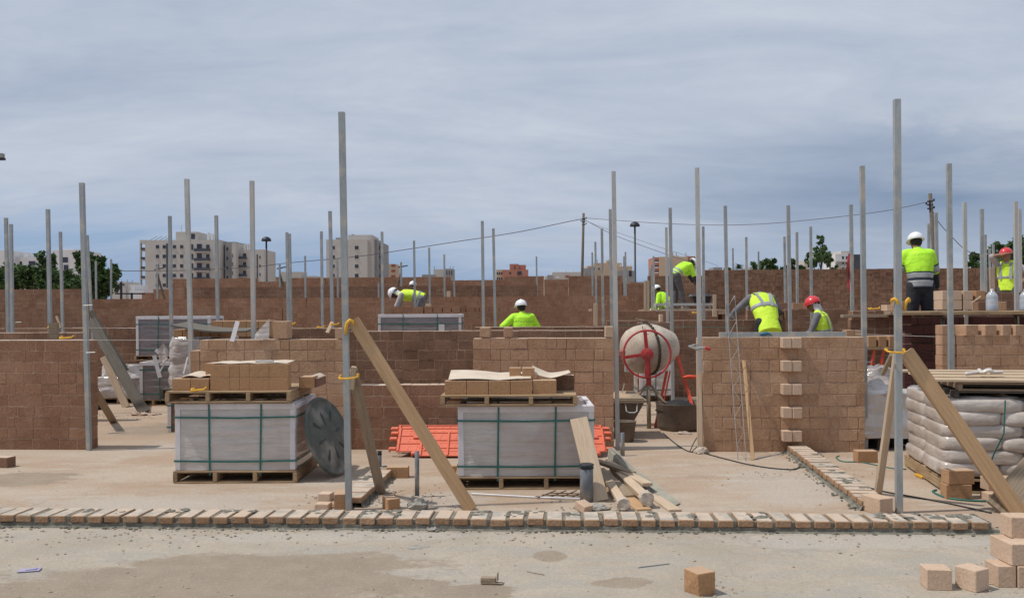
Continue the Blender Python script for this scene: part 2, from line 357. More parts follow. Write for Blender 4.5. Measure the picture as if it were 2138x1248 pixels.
        o = bpy.data.objects.new(name, me); COL.objects.link(o); ORG[o.name] = og
        if parent is not None: o.parent = parent
        else: o.location = og
        if remesh:
            r = o.modifiers.new('fuse', 'REMESH'); r.mode = 'VOXEL'; r.voxel_size = remesh; r.use_smooth_shade = True
            q = o.modifiers.new('soft', 'SMOOTH'); q.factor = .5; q.iterations = 3
        if subsurf:
            q = o.modifiers.new('sub', 'SUBSURF'); q.levels = subsurf; q.render_levels = subsurf
        return o
ORG = {}
def thing(name, label, cat, loc, group=None):
    o = bpy.data.objects.new(name, None); COL.objects.link(o); o.location = loc; ORG[o.name] = Vector(loc); o.empty_display_size = .1
    return tag(o, label, cat, group)
def tag(o, label, cat, group=None, kind=None):
    if label: o['label'] = label
    if cat: o['category'] = cat
    if group: o['group'] = group
    if kind: o['kind'] = kind
    return o
def rz(a): return Matrix.Rotation(a, 3, 'Z')
RY = rz(YAW)
# ------------------------------------------------------------------ ground
def ground():
    m = bpy.data.materials.new('site_ground'); m.use_nodes = True; t = m.node_tree; n = t.nodes; l = t.links; b = n['Principled BSDF']
    b.inputs['Roughness'].default_value = .95; b.inputs['Specular IOR Level'].default_value = .2
    tcn = n.new('ShaderNodeTexCoord'); P = tcn.outputs['Object']
    def nz(sc_, det=6, ro=.6, st=(1, 1, 1), dist=0):
        mp = n.new('ShaderNodeMapping'); mp.inputs['Scale'].default_value = st; l.new(P, mp.inputs[0])
        q = n.new('ShaderNodeTexNoise'); q.inputs['Scale'].default_value = sc_; q.inputs['Detail'].default_value = det; q.inputs['Roughness'].default_value = ro; q.inputs['Distortion'].default_value = dist
        l.new(mp.outputs[0], q.inputs[0]); return q.outputs[0]
    def mr(f, a, b_, c=0, d=1):
        q = n.new('ShaderNodeMapRange'); q.interpolation_type = 'SMOOTHSTEP'
        for i, z in enumerate((a, b_, c, d)): q.inputs[i+1].default_value = z
        l.new(f, q.inputs[0]); return q.outputs[0]
    def mx(f, A, B, bt='MIX'):
        q = n.new('ShaderNodeMix'); q.data_type = 'RGBA'; q.blend_type = bt
        if isinstance(f, (int, float)): q.inputs[0].default_value = f
        else: l.new(f, q.inputs[0])
        for i, z in ((6, A), (7, B)):
            if isinstance(z, tuple): q.inputs[i].default_value = (*z, 1)
            else: l.new(z, q.inputs[i])
        return q.outputs[2]
    def ma(op, a, b_=None):
        q = n.new('ShaderNodeMath'); q.operation = op
        for i, z in enumerate((a, b_)):
            if z is None: continue
            if isinstance(z, (int, float)): q.inputs[i].default_value = z
            else: l.new(z, q.inputs[i])
        return q.outputs[0]
    sep = n.new('ShaderNodeSeparateXYZ'); l.new(P, sep.inputs[0]); X, Y = sep.outputs[0], sep.outputs[1]
    warp = nz(1.5, 7, .7, (.7, 1.2, 1)); warp2 = nz(6, 6, .7, (.7, 1.2, 1))
    def blob(px, py, rx, ry, k=1.3):
        c = gp(px, py); r1 = abs(gp(px+rx, py).x-c.x); r2 = abs(gp(px, py+ry).y-gp(px, py-ry).y)/2
        a = ma('DIVIDE', ma('SUBTRACT', X, c.x), r1); q = ma('DIVIDE', ma('SUBTRACT', Y, c.y), r2)
        d = ma('SQRT', ma('ADD', ma('MULTIPLY', a, a), ma('MULTIPLY', q, q)))
        d = ma('ADD', ma('ADD', d, ma('MULTIPLY', ma('SUBTRACT', warp, .5), k*1.5)), ma('MULTIPLY', ma('SUBTRACT', warp2, .5), k*.6))
        return mr(d, 1.12, .88)
    base = mx(mr(nz(1.3, 8, .68), .38, .62), (.40, .345, .275), (.50, .435, .35))
    grey = mx(mr(nz(3.1, 8, .7, (.6, 1.4, 1)), .45, .62), base, (.40, .375, .33))
    pink = mx(mr(nz(.9, 7, .66, (.55, 1.3, 1)), .36, .64), (.43, .295, .20), (.53, .43, .335))
    pink = mx(mr(nz(2.6, 7, .7, (.5, 1.5, 1)), .52, .66), pink, (.53, .455, .37))
    rowy = ma('ADD', ma('MULTIPLY', X, -.052), 6.15)
    back = mr(ma('SUBTRACT', Y, rowy), -.05, .12)
    col = mx(back, grey, pink)
    far = mr(ma('ADD', Y, ma('MULTIPLY', warp, 1.5)), 10.2, 11.6)
    col = mx(ma('MULTIPLY', far, .5), col, (.40, .26, .165))
    wet = None
    for bl in ((430, 1225, 430, 62, 1.0), (560, 1185, 330, 34, 1.0), (150, 1240, 250, 36, 1.2), (1148, 1160, 36, 12, .5), (985, 1235, 90, 14, 1.3), (1300, 1215, 60, 10, 1.6), (40, 1000, 110, 14, 1.4), (330, 895, 90, 12, 1.6), (780, 1215, 150, 22, 1.5)):
        q = blob(*bl); wet = q if wet is None else ma('MAXIMUM', wet, q)
    wetc = mx(mr(nz(4, 6, .6), .35, .65), (.25, .19, .13), (.31, .245, .175))
    col = mx(ma('MULTIPLY', wet, .85), col, wetc)
    dust = None
    for bl in ((1640, 1010, 120, 40, 1.8), (300, 1050, 260, 22, 2.0), (900, 1045, 120, 22, 2.0), (700, 1120, 300, 10, 1.8), (1800, 1130, 260, 16, 2.0), (330, 935, 60, 8, 1.5)):
        q = blob(*bl); dust = q if dust is None else ma('MAXIMUM', dust, q)
    col = mx(ma('MULTIPLY', dust, .5), col, (.52, .48, .435))
    # grey mortar dust and dark crumbs
    col = mx(mr(nz(24, 5, .7), .66, .74, 0, .6), col, (.25, .22, .19))
    col = mx(mr(nz(9, 6, .75, (.5, 1.8, 1)), .62, .72, 0, .55), col, (.30, .27, .24))
    col = mx(mr(nz(120, 3, .8), .3, .72, .0, .55), col, (.27, .23, .19))
    col = mx(mr(nz(85, 3, .8), .56, .70, 0, .55), col, (.60, .53, .45))
    col = mx(mr(nz(38, 4, .85), .40, .66, 0, .38), col, (.26, .22, .18))
    col = mx(mr(nz(30, 4, .8, (1, 1.2, 1)), .56, .70, 0, .38), col, (.60, .53, .45))
    # thin cracks
    vo = n.new('ShaderNodeTexVoronoi'); vo.feature = 'DISTANCE_TO_EDGE'; vo.inputs['Scale'].default_value = .45
    wp = n.new('ShaderNodeMapping'); l.new(P, wp.inputs[0]); cmb = n.new('ShaderNodeVectorMath'); cmb.operation = 'ADD'
    cn = n.new('ShaderNodeTexNoise'); cn.inputs['Scale'].default_value = 2.5; cn.inputs['Detail'].default_value = 5; l.new(P, cn.inputs[0])
    l.new(wp.outputs[0], cmb.inputs[0]); l.new(cn.outputs[1], cmb.inputs[1]); l.new(cmb.outputs[0], vo.inputs['Vector'])
    col = mx(mr(vo.outputs[0], .010, .002, 0, .30), col, (.27, .22, .18))
    l.new(col, b.inputs['Base Color'])
    hs = ma('ADD', ma('MULTIPLY', nz(5, 8, .7), .6), ma('MULTIPLY', nz(75, 5, .75), .3))
    bp = n.new('ShaderNodeBump'); bp.inputs['Strength'].default_value = .7; bp.inputs['Distance'].default_value = .03; l.new(hs, bp.inputs['Height']); l.new(bp.outputs[0], b.inputs['Normal'])
    M['ground'] = m
    g = MB()
    S = 3000
    g.add([(-S, -40, 0), (S, -40, 0), (S, S, 0), (-S, S, 0)], [(0, 1, 2, 3)])
    tag(g.build('ground', 'ground', origin=(0, 0, 0)), 'pale dusty concrete slab with sandy stains', 'ground', kind='structure')
ground()

# ------------------------------------------------------------------ block walls
def line_s(px, Y0):
    k = (px-CX)/F
    return k*Y0/(EX.x-k*EX.y)
def wpt(s, Y0, off=0): return Vector((0, Y0, 0))+EX*s+EY*off
def wall_h(px, py, Y0):
    p = wpt(line_s(px, Y0), Y0); return at(px, py, p.y).z
def wall(label, px0, px1, Y0, prof, m, thick=.19, base=0, ch=.125, near=True, seed=0, mortar='mortar', group=None, loose=0, name='brick_wall', bl=(.2, .105), jit=.002, extra=None, pale_ends=0):
    rnd = random.Random(seed*31+int(px0)+int(Y0*100))
    if not isinstance(prof, list): prof = [(px0, px1, prof)]
    segs = [(line_s(a, Y0), line_s(b, Y0), wall_h((max(a, 0)+min(b, 2138))/2, p, Y0)) for a, b, p in prof]
    s0, s1 = segs[0][0], segs[-1][1]; H = max(q[2] for q in segs); n = max(1, round((H-base)/ch)); c = (H-base)/n
    B = MB(); C = MB(); bw = .010 if near else .011
    lvl = lambda s: max([q[2] for q in segs if q[0]-1e-3 <= s <= q[1]+1e-3] or [0])
    for k in range(n):
        z0 = base+k*c; z1 = z0+c
        for (a, b, h) in segs:
            if h < z1-c*.6: continue
            s = a; topc = h < z1+c*.4
            gap = .02 if (loose and h < z1+c*(loose-.5)) else 0
            if gap: C_skip = True
            first = True
            while s < b-.02:
                w = bl[0] if rnd.random() < (.62 if not gap else .45) else bl[1]
                if first and k % 2: w = bl[1] if rnd.random() < .8 else w
                if s+w > b-.04: w = b-s
                first = False
                tone = min(1, max(0, rnd.gauss(.5, .24 if near else .17)))*(.25 if near and k == 0 and base == 0 else 1)
                j = rnd.uniform(-jit, jit); p = wpt(s+w/2, Y0, thick/2+j)
                b2 = bw*rnd.uniform(.35, 1.7); B.obox((p.x+rnd.uniform(-.002, .002), p.y, z0+(c-bw)/2+rnd.uniform(-.0012, .0012)*(k > 0)), (w-b2-gap*rnd.uniform(.2, 1.2), thick-.002, c-b2), RY@rz(rnd.uniform(-.006, .006))@Matrix.Rotation(rnd.uniform(-.004, .004), 3, 'Y'), tone, .0022 if near else 0)
                s += w
    for (a, b, h) in segs:
        hh = h-(c*loose if loose else 0)-.011
        p = wpt((a+b)/2, Y0, thick/2); C.obox((p.x, p.y, (base+hh)/2), (b-a-.02, thick-2*jit-.006, hh-base), RY)
    root = thing(name, label, 'wall', wpt((s0+s1)/2, Y0, thick/2)+UP*base, group)
    B.build('blocks', m, root); C.build('mortar', mortar, root)
    return root, c, n, H
WG = 'unfinished block walls of the rooms'
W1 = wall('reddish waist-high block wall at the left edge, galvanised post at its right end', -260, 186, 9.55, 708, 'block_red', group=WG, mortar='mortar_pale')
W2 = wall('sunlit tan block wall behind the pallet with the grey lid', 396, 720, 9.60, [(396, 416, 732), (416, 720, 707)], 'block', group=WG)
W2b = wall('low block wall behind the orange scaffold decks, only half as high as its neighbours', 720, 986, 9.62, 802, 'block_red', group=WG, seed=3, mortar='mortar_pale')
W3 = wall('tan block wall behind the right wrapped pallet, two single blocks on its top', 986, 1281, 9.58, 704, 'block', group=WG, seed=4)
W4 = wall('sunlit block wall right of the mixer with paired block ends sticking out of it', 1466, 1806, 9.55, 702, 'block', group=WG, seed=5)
# toothing stones, each pair projecting from every other course
_, c4, n4, H4 = W4
B = MB()
for k in range(n4-1, -1, -2):
    for i in (0, 1):
        s = line_s(1628+20.5*i, 9.55)
        p = wpt(s+.05, 9.55, -.045+random.uniform(-.006, .006))
        B.obox((p.x, p.y, k*c4+.057), (.098, .11, .113), RY@rz(random.uniform(-.03, .03)), random.uniform(.1, .45), .006)
B.build('toothing_block', 'block_pale', W4[0])
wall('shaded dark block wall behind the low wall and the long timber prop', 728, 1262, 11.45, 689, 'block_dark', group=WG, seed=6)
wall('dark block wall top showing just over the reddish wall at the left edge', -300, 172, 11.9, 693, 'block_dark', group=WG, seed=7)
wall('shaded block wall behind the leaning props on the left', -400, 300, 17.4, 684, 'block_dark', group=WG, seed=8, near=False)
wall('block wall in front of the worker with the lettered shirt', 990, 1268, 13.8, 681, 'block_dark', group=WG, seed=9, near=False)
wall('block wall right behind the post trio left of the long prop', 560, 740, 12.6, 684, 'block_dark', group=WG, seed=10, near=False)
wall('long block wall ending behind the bending worker in white helmet', 190, 884, 18.9, [(190, 590, 643), (590, 884, 640)], 'block_red', group=WG, seed=11, near=False)
wall('block wall with an open jointed top course behind the lettered shirt', 885, 1225, 18.9, 639, 'block_red', group=WG, seed=31, near=False, loose=1)
wall('long plain block wall across the middle distance', 178, 1312, 24.0, [(178, 640, 624), (640, 1195, 621), (1195, 1312, 617)], 'block_red', group=WG, seed=12, near=False)
wall('block wall with dark stained courses behind the long plain one', 385, 1122, 27.0, [(385, 700, 601), (700, 1000, 598), (1000, 1122, 595)], 'block_dark', group=WG, seed=13, near=False)
wall('farthest stepped block wall below the white apartment block', 296, 1187, 32, [(296, 320, 612), (320, 361, 603), (361, 536, 581), (536, 598, 590), (598, 680, 581), (680, 940, 579), (940, 1012, 585), (1012, 1053, 584), (1053, 1136, 576), (1136, 1187, 583)], 'block_red', group=WG, seed=14, near=False)
wall('smooth block wall below the utility pole with its top stepped down on the right', 1187, 1350, 28, [(1187, 1300, 575), (1300, 1350, 588)], 'block_red', group=WG, seed=15, near=False)
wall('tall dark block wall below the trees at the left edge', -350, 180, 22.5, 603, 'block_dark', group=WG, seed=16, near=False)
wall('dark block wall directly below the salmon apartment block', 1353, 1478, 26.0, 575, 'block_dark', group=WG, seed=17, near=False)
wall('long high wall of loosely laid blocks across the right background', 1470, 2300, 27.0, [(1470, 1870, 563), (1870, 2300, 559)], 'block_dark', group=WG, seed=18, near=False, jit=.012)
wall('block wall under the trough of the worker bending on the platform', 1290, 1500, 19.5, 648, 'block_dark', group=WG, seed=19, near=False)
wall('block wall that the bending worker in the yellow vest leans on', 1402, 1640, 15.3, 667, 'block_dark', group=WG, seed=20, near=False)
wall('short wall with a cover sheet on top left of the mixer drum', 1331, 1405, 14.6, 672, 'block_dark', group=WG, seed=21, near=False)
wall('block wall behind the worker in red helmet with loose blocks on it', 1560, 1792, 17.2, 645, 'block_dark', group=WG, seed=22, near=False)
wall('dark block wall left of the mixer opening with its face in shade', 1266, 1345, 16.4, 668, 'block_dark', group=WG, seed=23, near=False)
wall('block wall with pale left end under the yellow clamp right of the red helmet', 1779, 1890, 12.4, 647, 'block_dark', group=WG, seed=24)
wall('low block step in front of the pale wall end', 1767, 1800, 12.2, 688, 'block', group=WG, seed=25)
wall('dark red wall under the plank with the recess shade in its colour', 1886, 2300, 13.2, 660, 'block_shade_red', group=WG, seed=26, mortar='black')
wall('narrow red pier, its colour darkened with shade, at the left of the recess', 1887, 1904, 12.1, 656, 'block_shade_red', group=WG, seed=27)
wall('block wall with spaced blocks on top behind the board stack', 1966, 2300, 10.6, [(1966, 1996, 677), (1996, 2300, 701)], 'block', group=WG, seed=28)
wall('short wall of dark blocks behind the water bottle', 1990, 2240, 13.9, 609, 'block_dark', group=WG, seed=29)
# ------------------------------------------------------------------ first courses laid on the slab
def blob_mesh(B, c, r, seed, sq=.5, n=7):
    rnd = random.Random(seed); vs = []; fs = []; m = 9
    for i in range(n+1):
        t = PI*i/n
        for j in range(m):
            a = 2*PI*j/m; k = 1+rnd.uniform(-.28, .28)
            vs.append(Vector(c)+Vector((math.sin(t)*math.cos(a)*r*k, math.sin(t)*math.sin(a)*r*k*.9, -math.cos(t)*r*sq*k+r*sq*.6)))
    for i in range(n):
        for j in range(m): fs.append((i*m+j, i*m+(j+1) % m, (i+1)*m+(j+1) % m, (i+1)*m+j))
    B.add(vs, fs, rnd.random())
def course(label, A, Bp, depth, h, pitch, bw, side=1, seed=0, patch=.3, bedside=(1, 1), lift=.034):
    rnd = random.Random(seed); A = Vector(A); Bp = Vector(Bp); d = (Bp-A); Ln = d.length; d.normalize(); nrm = Vector((-d.y, d.x, 0))*side
    ang = math.atan2(d.y, d.x); R = rz(ang)
    B = MB(); C = MB(); n = int(Ln/pitch)
    for i in range(n):
        s = (i+.5)*pitch+rnd.uniform(-.004, .004); t = min(1, max(0, rnd.gauss(.55, .28)))
        dz = rnd.uniform(-.004, .004); dd = rnd.uniform(-.008, .008)
        p = A+d*s+nrm*(depth/2+dd)
        B.obox((p.x, p.y, lift+(h-lift)/2+dz), (bw+rnd.uniform(-.010, .006), depth, h-lift), R@rz(rnd.uniform(-.025, .025)), t, .006)
        # joint
        q = A+d*(s+pitch/2+rnd.uniform(-.004, .004))+nrm*(depth/2+rnd.uniform(.002, .016))
        C.obox((q.x, q.y, (h-.004)/2+rnd.uniform(-.006, .003)), (pitch-bw+.012, depth-.012, h-.008), R, .5, .004)
        if rnd.random() < patch:    # smear of mortar left on top
            k = rnd.randint(3, 6)
            for _ in range(k):
                pp = A+d*(s+rnd.uniform(-.06, .06))+nrm*rnd.uniform(.07, depth)
                blob_mesh(C, (pp.x, pp.y, h-.006), rnd.uniform(.018, .042), rnd.randint(0, 9999), .22, 5)
    # bed squeezed out along both sides
    for sd, on in zip((-1, 1), bedside):
        if not on: continue
        m = int(Ln/.035); prev = None
        vs = []; fs = []
        for i in range(m+1):
            w = .028*on+rnd.uniform(-.008, .012)*on; hh = lift+.006+rnd.uniform(-.006, .008)
            c = A+d*(Ln*i/m)+nrm*(0 if sd < 0 else depth)
            o_ = nrm*sd
            vs += [c-o_*.03+UP*(hh-.002), c-o_*(.004+rnd.uniform(0, .008))+UP*(hh-.006), c-o_*(.006-w*.05)+UP*hh*.3, c+o_*w*.35+UP*.0005]
            if i:
                for k in range(3): a = (i-1)*4+k; fs.append((a, a+1, a+5, a+4) if sd < 0 else (a, a+4, a+5, a+1))
        C.add(vs, fs)
        for i in range(int(Ln*22)):
            c = A+d*rnd.uniform(0, Ln)+nrm*(0 if sd < 0 else depth)+nrm*sd*rnd.uniform(.004, .05*on)
            blob_mesh(C, (c.x, c.y, .002), rnd.uniform(.004, .015), rnd.randint(0, 9999), .6, 4)
    root = thing('block_course', label, 'wall', A, 'first courses of blocks bedded on the slab')
    B.build('blocks', 'block_course', root); o = C.build('mortar_bed', 'mortar_grey', root)
    return root

def rowpt(px, Y0=6.14): return wpt(line_s(px, Y0), Y0)
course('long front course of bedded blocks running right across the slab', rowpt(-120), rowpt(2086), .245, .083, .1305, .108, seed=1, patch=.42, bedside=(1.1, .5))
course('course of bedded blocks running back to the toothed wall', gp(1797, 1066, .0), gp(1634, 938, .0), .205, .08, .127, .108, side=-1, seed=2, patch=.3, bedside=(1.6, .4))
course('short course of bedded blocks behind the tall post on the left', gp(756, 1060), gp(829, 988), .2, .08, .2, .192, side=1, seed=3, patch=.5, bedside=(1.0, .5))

# ------------------------------------------------------------------ galvanised posts
PG = 'galvanised square posts standing along the walls'
def post(xt, yt, xb, yb, label, Z=None, w=.046, m='steel', hp=3.03):
    u_, v_ = uv(xt, yt)
    if Z is None: Z = (hp-CAMH)*F/(-v_)
    a = at(xt, yt, Z); b = at(xb, yb, Z); k = a.z/(a.z-b.z); g = a+(b-a)*k
    ax = (a-g).normalized(); sd = (RY@rz(random.uniform(-.07, .05)))@Vector((1, 0, 0)); sd = (sd-ax*sd.dot(ax)).normalized(); th = ax.cross(sd)
    R = Matrix((sd, -th, ax)).transposed(); Ln = (a-g).length
    B = MB(); h = w/2; i_ = h-.003; off = Vector((random.random()*7, random.random()*7, random.random()*7))
    vs = []
    for z, r in ((0, h), (Ln, h), (Ln, i_), (Ln-.25, i_)):
        vs += [Vector((x*r, y*r, z)) for x, y in ((-1, -1), (1, -1), (1, 1), (-1, 1))]
    fs = [(k_*4+j, k_*4+(j+1) % 4, k_*4+4+(j+1) % 4, k_*4+4+j) for k_ in range(3) for j in range(4)]+[(15, 14, 13, 12)[::-1]]
    B.add([g+R@q for q in vs], fs, .5, [q+off for q in vs])
    if Z < 12:   # weld line and punched holes
        for zz_ in (.35, 1.35, 2.35): B.obox(g+R@Vector((0, -h-.001, zz_)), (.012, .004, .012), R)
    o = B.build('steel_post', m, origin=g)
    tag(o, label, 'post', PG); return o
P_ = [
 (12.5, 455, 17, 693, 'post nearest the left picture edge, over the reddish wall, left one of a close pair'),
 (23, 468, 26, 691, 'post at the left picture edge, right and shorter one of a close pair'),
 (100, 437, 104.5, 684, 'post standing just left of the yellow clamp bracket over the reddish wall'),
 (126, 484, 131, 688, 'thin short post with a slanted stick, in front of the left white houses'),
 (171, 382, 186, 935, 'tall post fixed to the right end of the reddish wall at the left', 9.75),
 (182, 491, 190, 640, 'dark short post mostly hidden just right of the tall post at the reddish wall end'),
 (200, 545, 201, 626, 'thin far post in front of the dark left tree', 27),
 (232, 541, 232, 626, 'far thin post at the right side of the dark left tree', 27.2),
 (354.5, 451, 357.7, 681, 'post in front of the left windows of the white apartment block'),
 (390, 374, 400, 780, 'tall light post in front of the roof hut of the white apartment block', None, 'steel_light'),
 (451.5, 450, 454.6, 664, 'post in front of the chimneys of the white apartment block'),
 (526, 378, 529.5, 700, 'tall light post in front of the right wing of the white apartment block', None, 'steel_light'),
 (599, 485, 602, 690, 'left post of the touching pair right of the first street lamp'),
 (604.5, 488, 608, 682, 'right post of the touching pair right of the first street lamp'),
 (637, 534, 638, 622, 'short far post alone against the sky between the street lamp and the grey tower', 25.2),
 (671, 483, 673.5, 683, 'post just left of the grey tower block'),
 (689, 441, 694.5, 690, 'brown tinted post in front of the left windows of the grey tower block'),
 (713.5, 235, 728.5, 1062, 'very tall near post on the left with two yellow clamps and timber props', 6.81),
 (704, 540, 706, 620, 'short far post seen just left of the very tall near post', 26),
 (797.5, 484, 799.5, 657, 'post beside the helmet of the bending worker in white helmet'),
 (864.5, 502.5, 866.5, 655, 'post at the back of the bending worker in white helmet'),
 (790, 589, 791, 625, 'stub of a far post left of the bending worker in white helmet', 26.2),
 (896, 517, 897.5, 639, 'far post just right of the bending worker in white helmet', 22.2),
 (927.5, 531, 928.5, 619, 'far post in front of the small grey house right of the bending worker', 25.3),
 (948, 583, 949, 619, 'stub of a far post right of the small grey house', 25.6),
 (1007, 461.5, 1009.5, 678, 'left post of two standing left of the worker with lettered shirt'),
 (1030, 477, 1034, 687, 'right post of two standing left of the worker with lettered shirt'),
 (1120, 535.5, 1121, 595, 'lone far post right of the pink house', 27.6),
 (1236.5, 527, 1237.5, 617, 'short far post right of the utility pole, leftmost in its cluster', 24.8),
 (1243, 505, 1245, 640, 'second far post right of the utility pole, with a pale plank at its foot', 20),
 (1256.5, 477, 1259.5, 678, 'third post right of the utility pole, above the wall behind the lettered shirt'),
 (1274, 437, 1277.5, 678, 'dark post almost hidden behind the tall light post left of the mixer'),
 (1281, 358, 1290, 950, 'tall light post left of the cement mixer', None, 'steel_light'),
 (1302.7, 535, 1303.5, 616, 'far post left of the second street lamp, left one of a close pair', 25.6),
 (1305.8, 526, 1307, 617, 'far post left of the second street lamp, right one of a close pair', 25),
 (1357, 560, 1357, 600, 'tiny dark far post left of the salmon apartment block', 28),
 (1360.5, 553, 1361.5, 648, 'pale blue far post left of the small crouching worker, left one of a pair', 24),
 (1364.5, 535, 1366, 648, 'pale blue far post left of the small crouching worker, right one of a pair', 23.5),
 (1391, 475, 1393.5, 655, 'thin light post in front of the beige side of the salmon block', None, 'steel_light'),
 (1399, 434, 1402.5, 668, 'post directly left of the worker bending on the platform'),
 (1455, 351, 1464.5, 943, 'tall light post with a sprung clamp right of the cement mixer', None, 'steel_light'),
 (1468, 473, 1469.5, 652, 'thin post just right of the head of the worker bending on the platform'),
 (1514, 430, 1518.5, 664, 'post between the worker on the platform and the worker leaning on the wall'),
 (1530, 518, 1530.5, 563, 'short far post left of the palm crown', 29),
 (1558, 495, 1559.5, 630, 'post rising right of the palm crown'),
 (1583.6, 525, 1583.6, 563, 'short far post in the middle of the round green trees', 29),
 (1637.7, 494, 1640, 634, 'shorter post just left of a tall one above the loose dark block'),
 (1645.5, 429, 1649, 645, 'tall post standing above the loose dark block on the wall'),
 (1663.7, 485, 1665, 632, 'thin post between the round trees and the feathery tree'),
 (1692.5, 473, 1694.5, 644, 'post in front of the feathery light green tree'),
 (1776.5, 427.6, 1779.5, 645, 'post with the red cloth hanging on it'),
 (1800, 347, 1806.5, 935, 'tall blue grey post at the right end of the toothed wall', 9.5),
 (1872.5, 208, 1877, 1072, 'very tall near post on the right with yellow clamps and timber props', 6.62),
 (1939, 467, 1939.5, 520, 'thin post seen directly left of the right utility pole', 16.5),
 (1954, 444, 1956, 560, 'post seen directly right of the right utility pole', 14.2),
 (1981, 342, 1985.5, 768, 'tall post at the pale end of the wall with spaced blocks', None),
 (2014, 423, 2016, 606, 'light post above the stacked pale blocks on the plank', None, 'steel_light'),
 (2050, 436.5, 2051, 608, 'post left of the water bottle, left and taller one of a close pair'),
 (2057, 490, 2058, 608, 'thin post left of the water bottle, right and shorter one of a close pair'),
 (2073.7, 510, 2074.5, 608, 'thin far post right above the water bottle'),
 (2066, 519, 2067, 560, 'short far post with a small clip on it between the thin posts above the bottle', 24),
 (2120, 421, 2122.5, 643, 'light post in front of the worker wiping his face, left one of a close pair', None, 'steel_light'),
 (2128.5, 436.5, 2130, 643, 'light post at the right picture edge, right one of a close pair', None, 'steel_light'),
]
POST = {}
for q in P_:
    xt, yt, xb, yb, lab = q[:5]; Z = q[5] if len(q) > 5 else None; m = q[6] if len(q) > 6 else 'steel'
    POST[xt] = post(xt, yt, xb, yb, lab, Z, m=m)
# far thin stakes with a sloping strut
for x, y, z, lab in ((837.5, 547, 30, 'stake with a sloping strut above the wall right of the grey tower'), (328.5, 552, 30, 'stake with a sloping strut in front of the white apartment block'), (584, 550, 30.5, 'stake with a sloping strut right of the first street lamp')):
    a = at(x, y, z); g = Vector((a.x, a.y, 0)); B = MB(); B.beam(g, a, .06, .06); S = MB(); S.beam(a-UP*.35, g+Vector((.45 if x < 800 else -.35, 0, 1.2)), .06, .04); S.beam(a+Vector((-.1, 0, -.18)), a+Vector((.22, 0, -.12)), .04, .04)
    root = thing('braced_stake', lab, 'stake', g, 'braced stakes on the far wall'); B.build('stake', 'steel', root); S.build('strut', 'pole_wood', root)

# ------------------------------------------------------------------ loose blocks
BG = 'loose blocks lying on the slab'
def block(px, py, label, size=(.2, .105, .115), rot=0, z=0, m='block_brown', tone=.5, group=BG, tilt=(0, 0), chip=0, Y=None, pos=None, ch=.0035):
    c = Vector(pos) if pos is not None else gp(px, py, z)
    R = rz(rot)@Matrix.Rotation(tilt[0], 3, 'X')@Matrix.Rotation(tilt[1], 3, 'Y')
    B = MB(); B.obox(Vector(c)+R@Vector((0, size[1]/2 if pos is None else 0, size[2]/2)), size, R, tone, ch, (random.random()*8, random.random()*8, random.random()*8))
    if chip:
        for i, q in enumerate(B.v):
            if i in chip: B.v[i] = q+R@Vector((.02, .015, -.025))
    o = B.build('block', m, origin=(c.x, c.y, c.z)); o['m'] = 0; del o['m']
    return tag(o, label, 'block', group)
block(1476, 1244, 'brown block with a chipped corner alone on the front slab', (.115, .125, .125), rot=.45, chip=(0, 1, 2))
block(1962, 1232, 'pale cut block on the front slab, left of the two near the stack', (.132, .12, .112), rot=-.12, m='block_pale', tone=.25)
block(2052, 1234, 'pale cut block on the front slab, right beside the stack of blocks', (.115, .125, .118), rot=.5, m='block_pale', tone=.45)
block(823, 1064, 'brown block with a cement patch left of the grey lump', (.10, .115, .085), rot=.55, tone=.6)
block(709, 1064, 'upright brown block against the foot of the very tall left post', (.085, .2, .12), rot=.12, tone=.7)
block(671, 1064, 'pale flat half block in front of another, left of the upright brown one', (.11, .10, .045), rot=-.1, m='block_pale', tone=.3)
block(676, 1046, 'pale flat half block behind its twin, left of the upright brown one', (.10, .10, .06), rot=-.15, m='block_pale', tone=.8)
block(829, 998, 'brown block lying at the back end of the short course', (.2, .105, .10), rot=0, tone=.55)
block(948, 995, 'brown block half hidden between the long prop and the right wrapped pallet', (.2, .105, .10), rot=0, tone=.6)
block(1227, 1070, 'tan block standing on its edge at the foot of the thick grey pipe', (.1, .1, .055), rot=.78, m='block_pale', tone=.15, tilt=(.35, 0))
block(1851, 1074, 'big sunlit tan block against the foot of the very tall right post', (.125, .2, .12), rot=.35, m='block_pale', tone=.1)
block(1812, 966, 'brown block at the foot of the blue grey post, a green strap beside it', (.2, .12, .115), rot=0, tone=.55)
block(2003, 1042, 'brown block on the slab in front of the bags, bottom one of a pair', (.2, .12, .115), rot=-.06, tone=.45)
block(2008, 1011, 'brown block lying on another in front of the bags', (.21, .12, .11), rot=.04, z=.118, tone=.75, pos=None)
block(2090, 1046, 'tan block at the bottom of the pile left of the grey board', (.2, .12, .06), rot=.05, m='block_pale', tone=.1)
block(2093, 1024, 'tan block in the middle of the pile left of the grey board', (.23, .12, .10), rot=.02, z=.061, m='block_pale', tone=.05)
block(2060, 992, 'brown block beside the pile left of the grey board, farther back', (.24, .12, .165), rot=-.05, z=.0, tone=.7)
SG = 'blocks stacked at the right corner'
for i, (px, py, z, r, lab, sz) in enumerate((
  (2103, 1226, 0, .0, 'block at the left foot of the corner stack', (.1, .14, .117)),
  (2146, 1227, 0, -.03, 'block at the right foot of the corner stack', (.1, .14, .117)),
  (2108, 1170, .119, .0, 'block set back in the second layer of the corner stack', (.09, .12, .117)),
  (2150, 1180, .119, .03, 'block in the second layer of the corner stack, nearest its front', (.2, .12, .118)),
  (2149, 1123, .239, -.03, 'topmost block of the corner stack', (.2, .12, .117)))):
    block(px, py, lab, sz, rot=r, z=z, m='block_pale', tone=(.05, .2, .1, .3, .12)[i], group=SG)
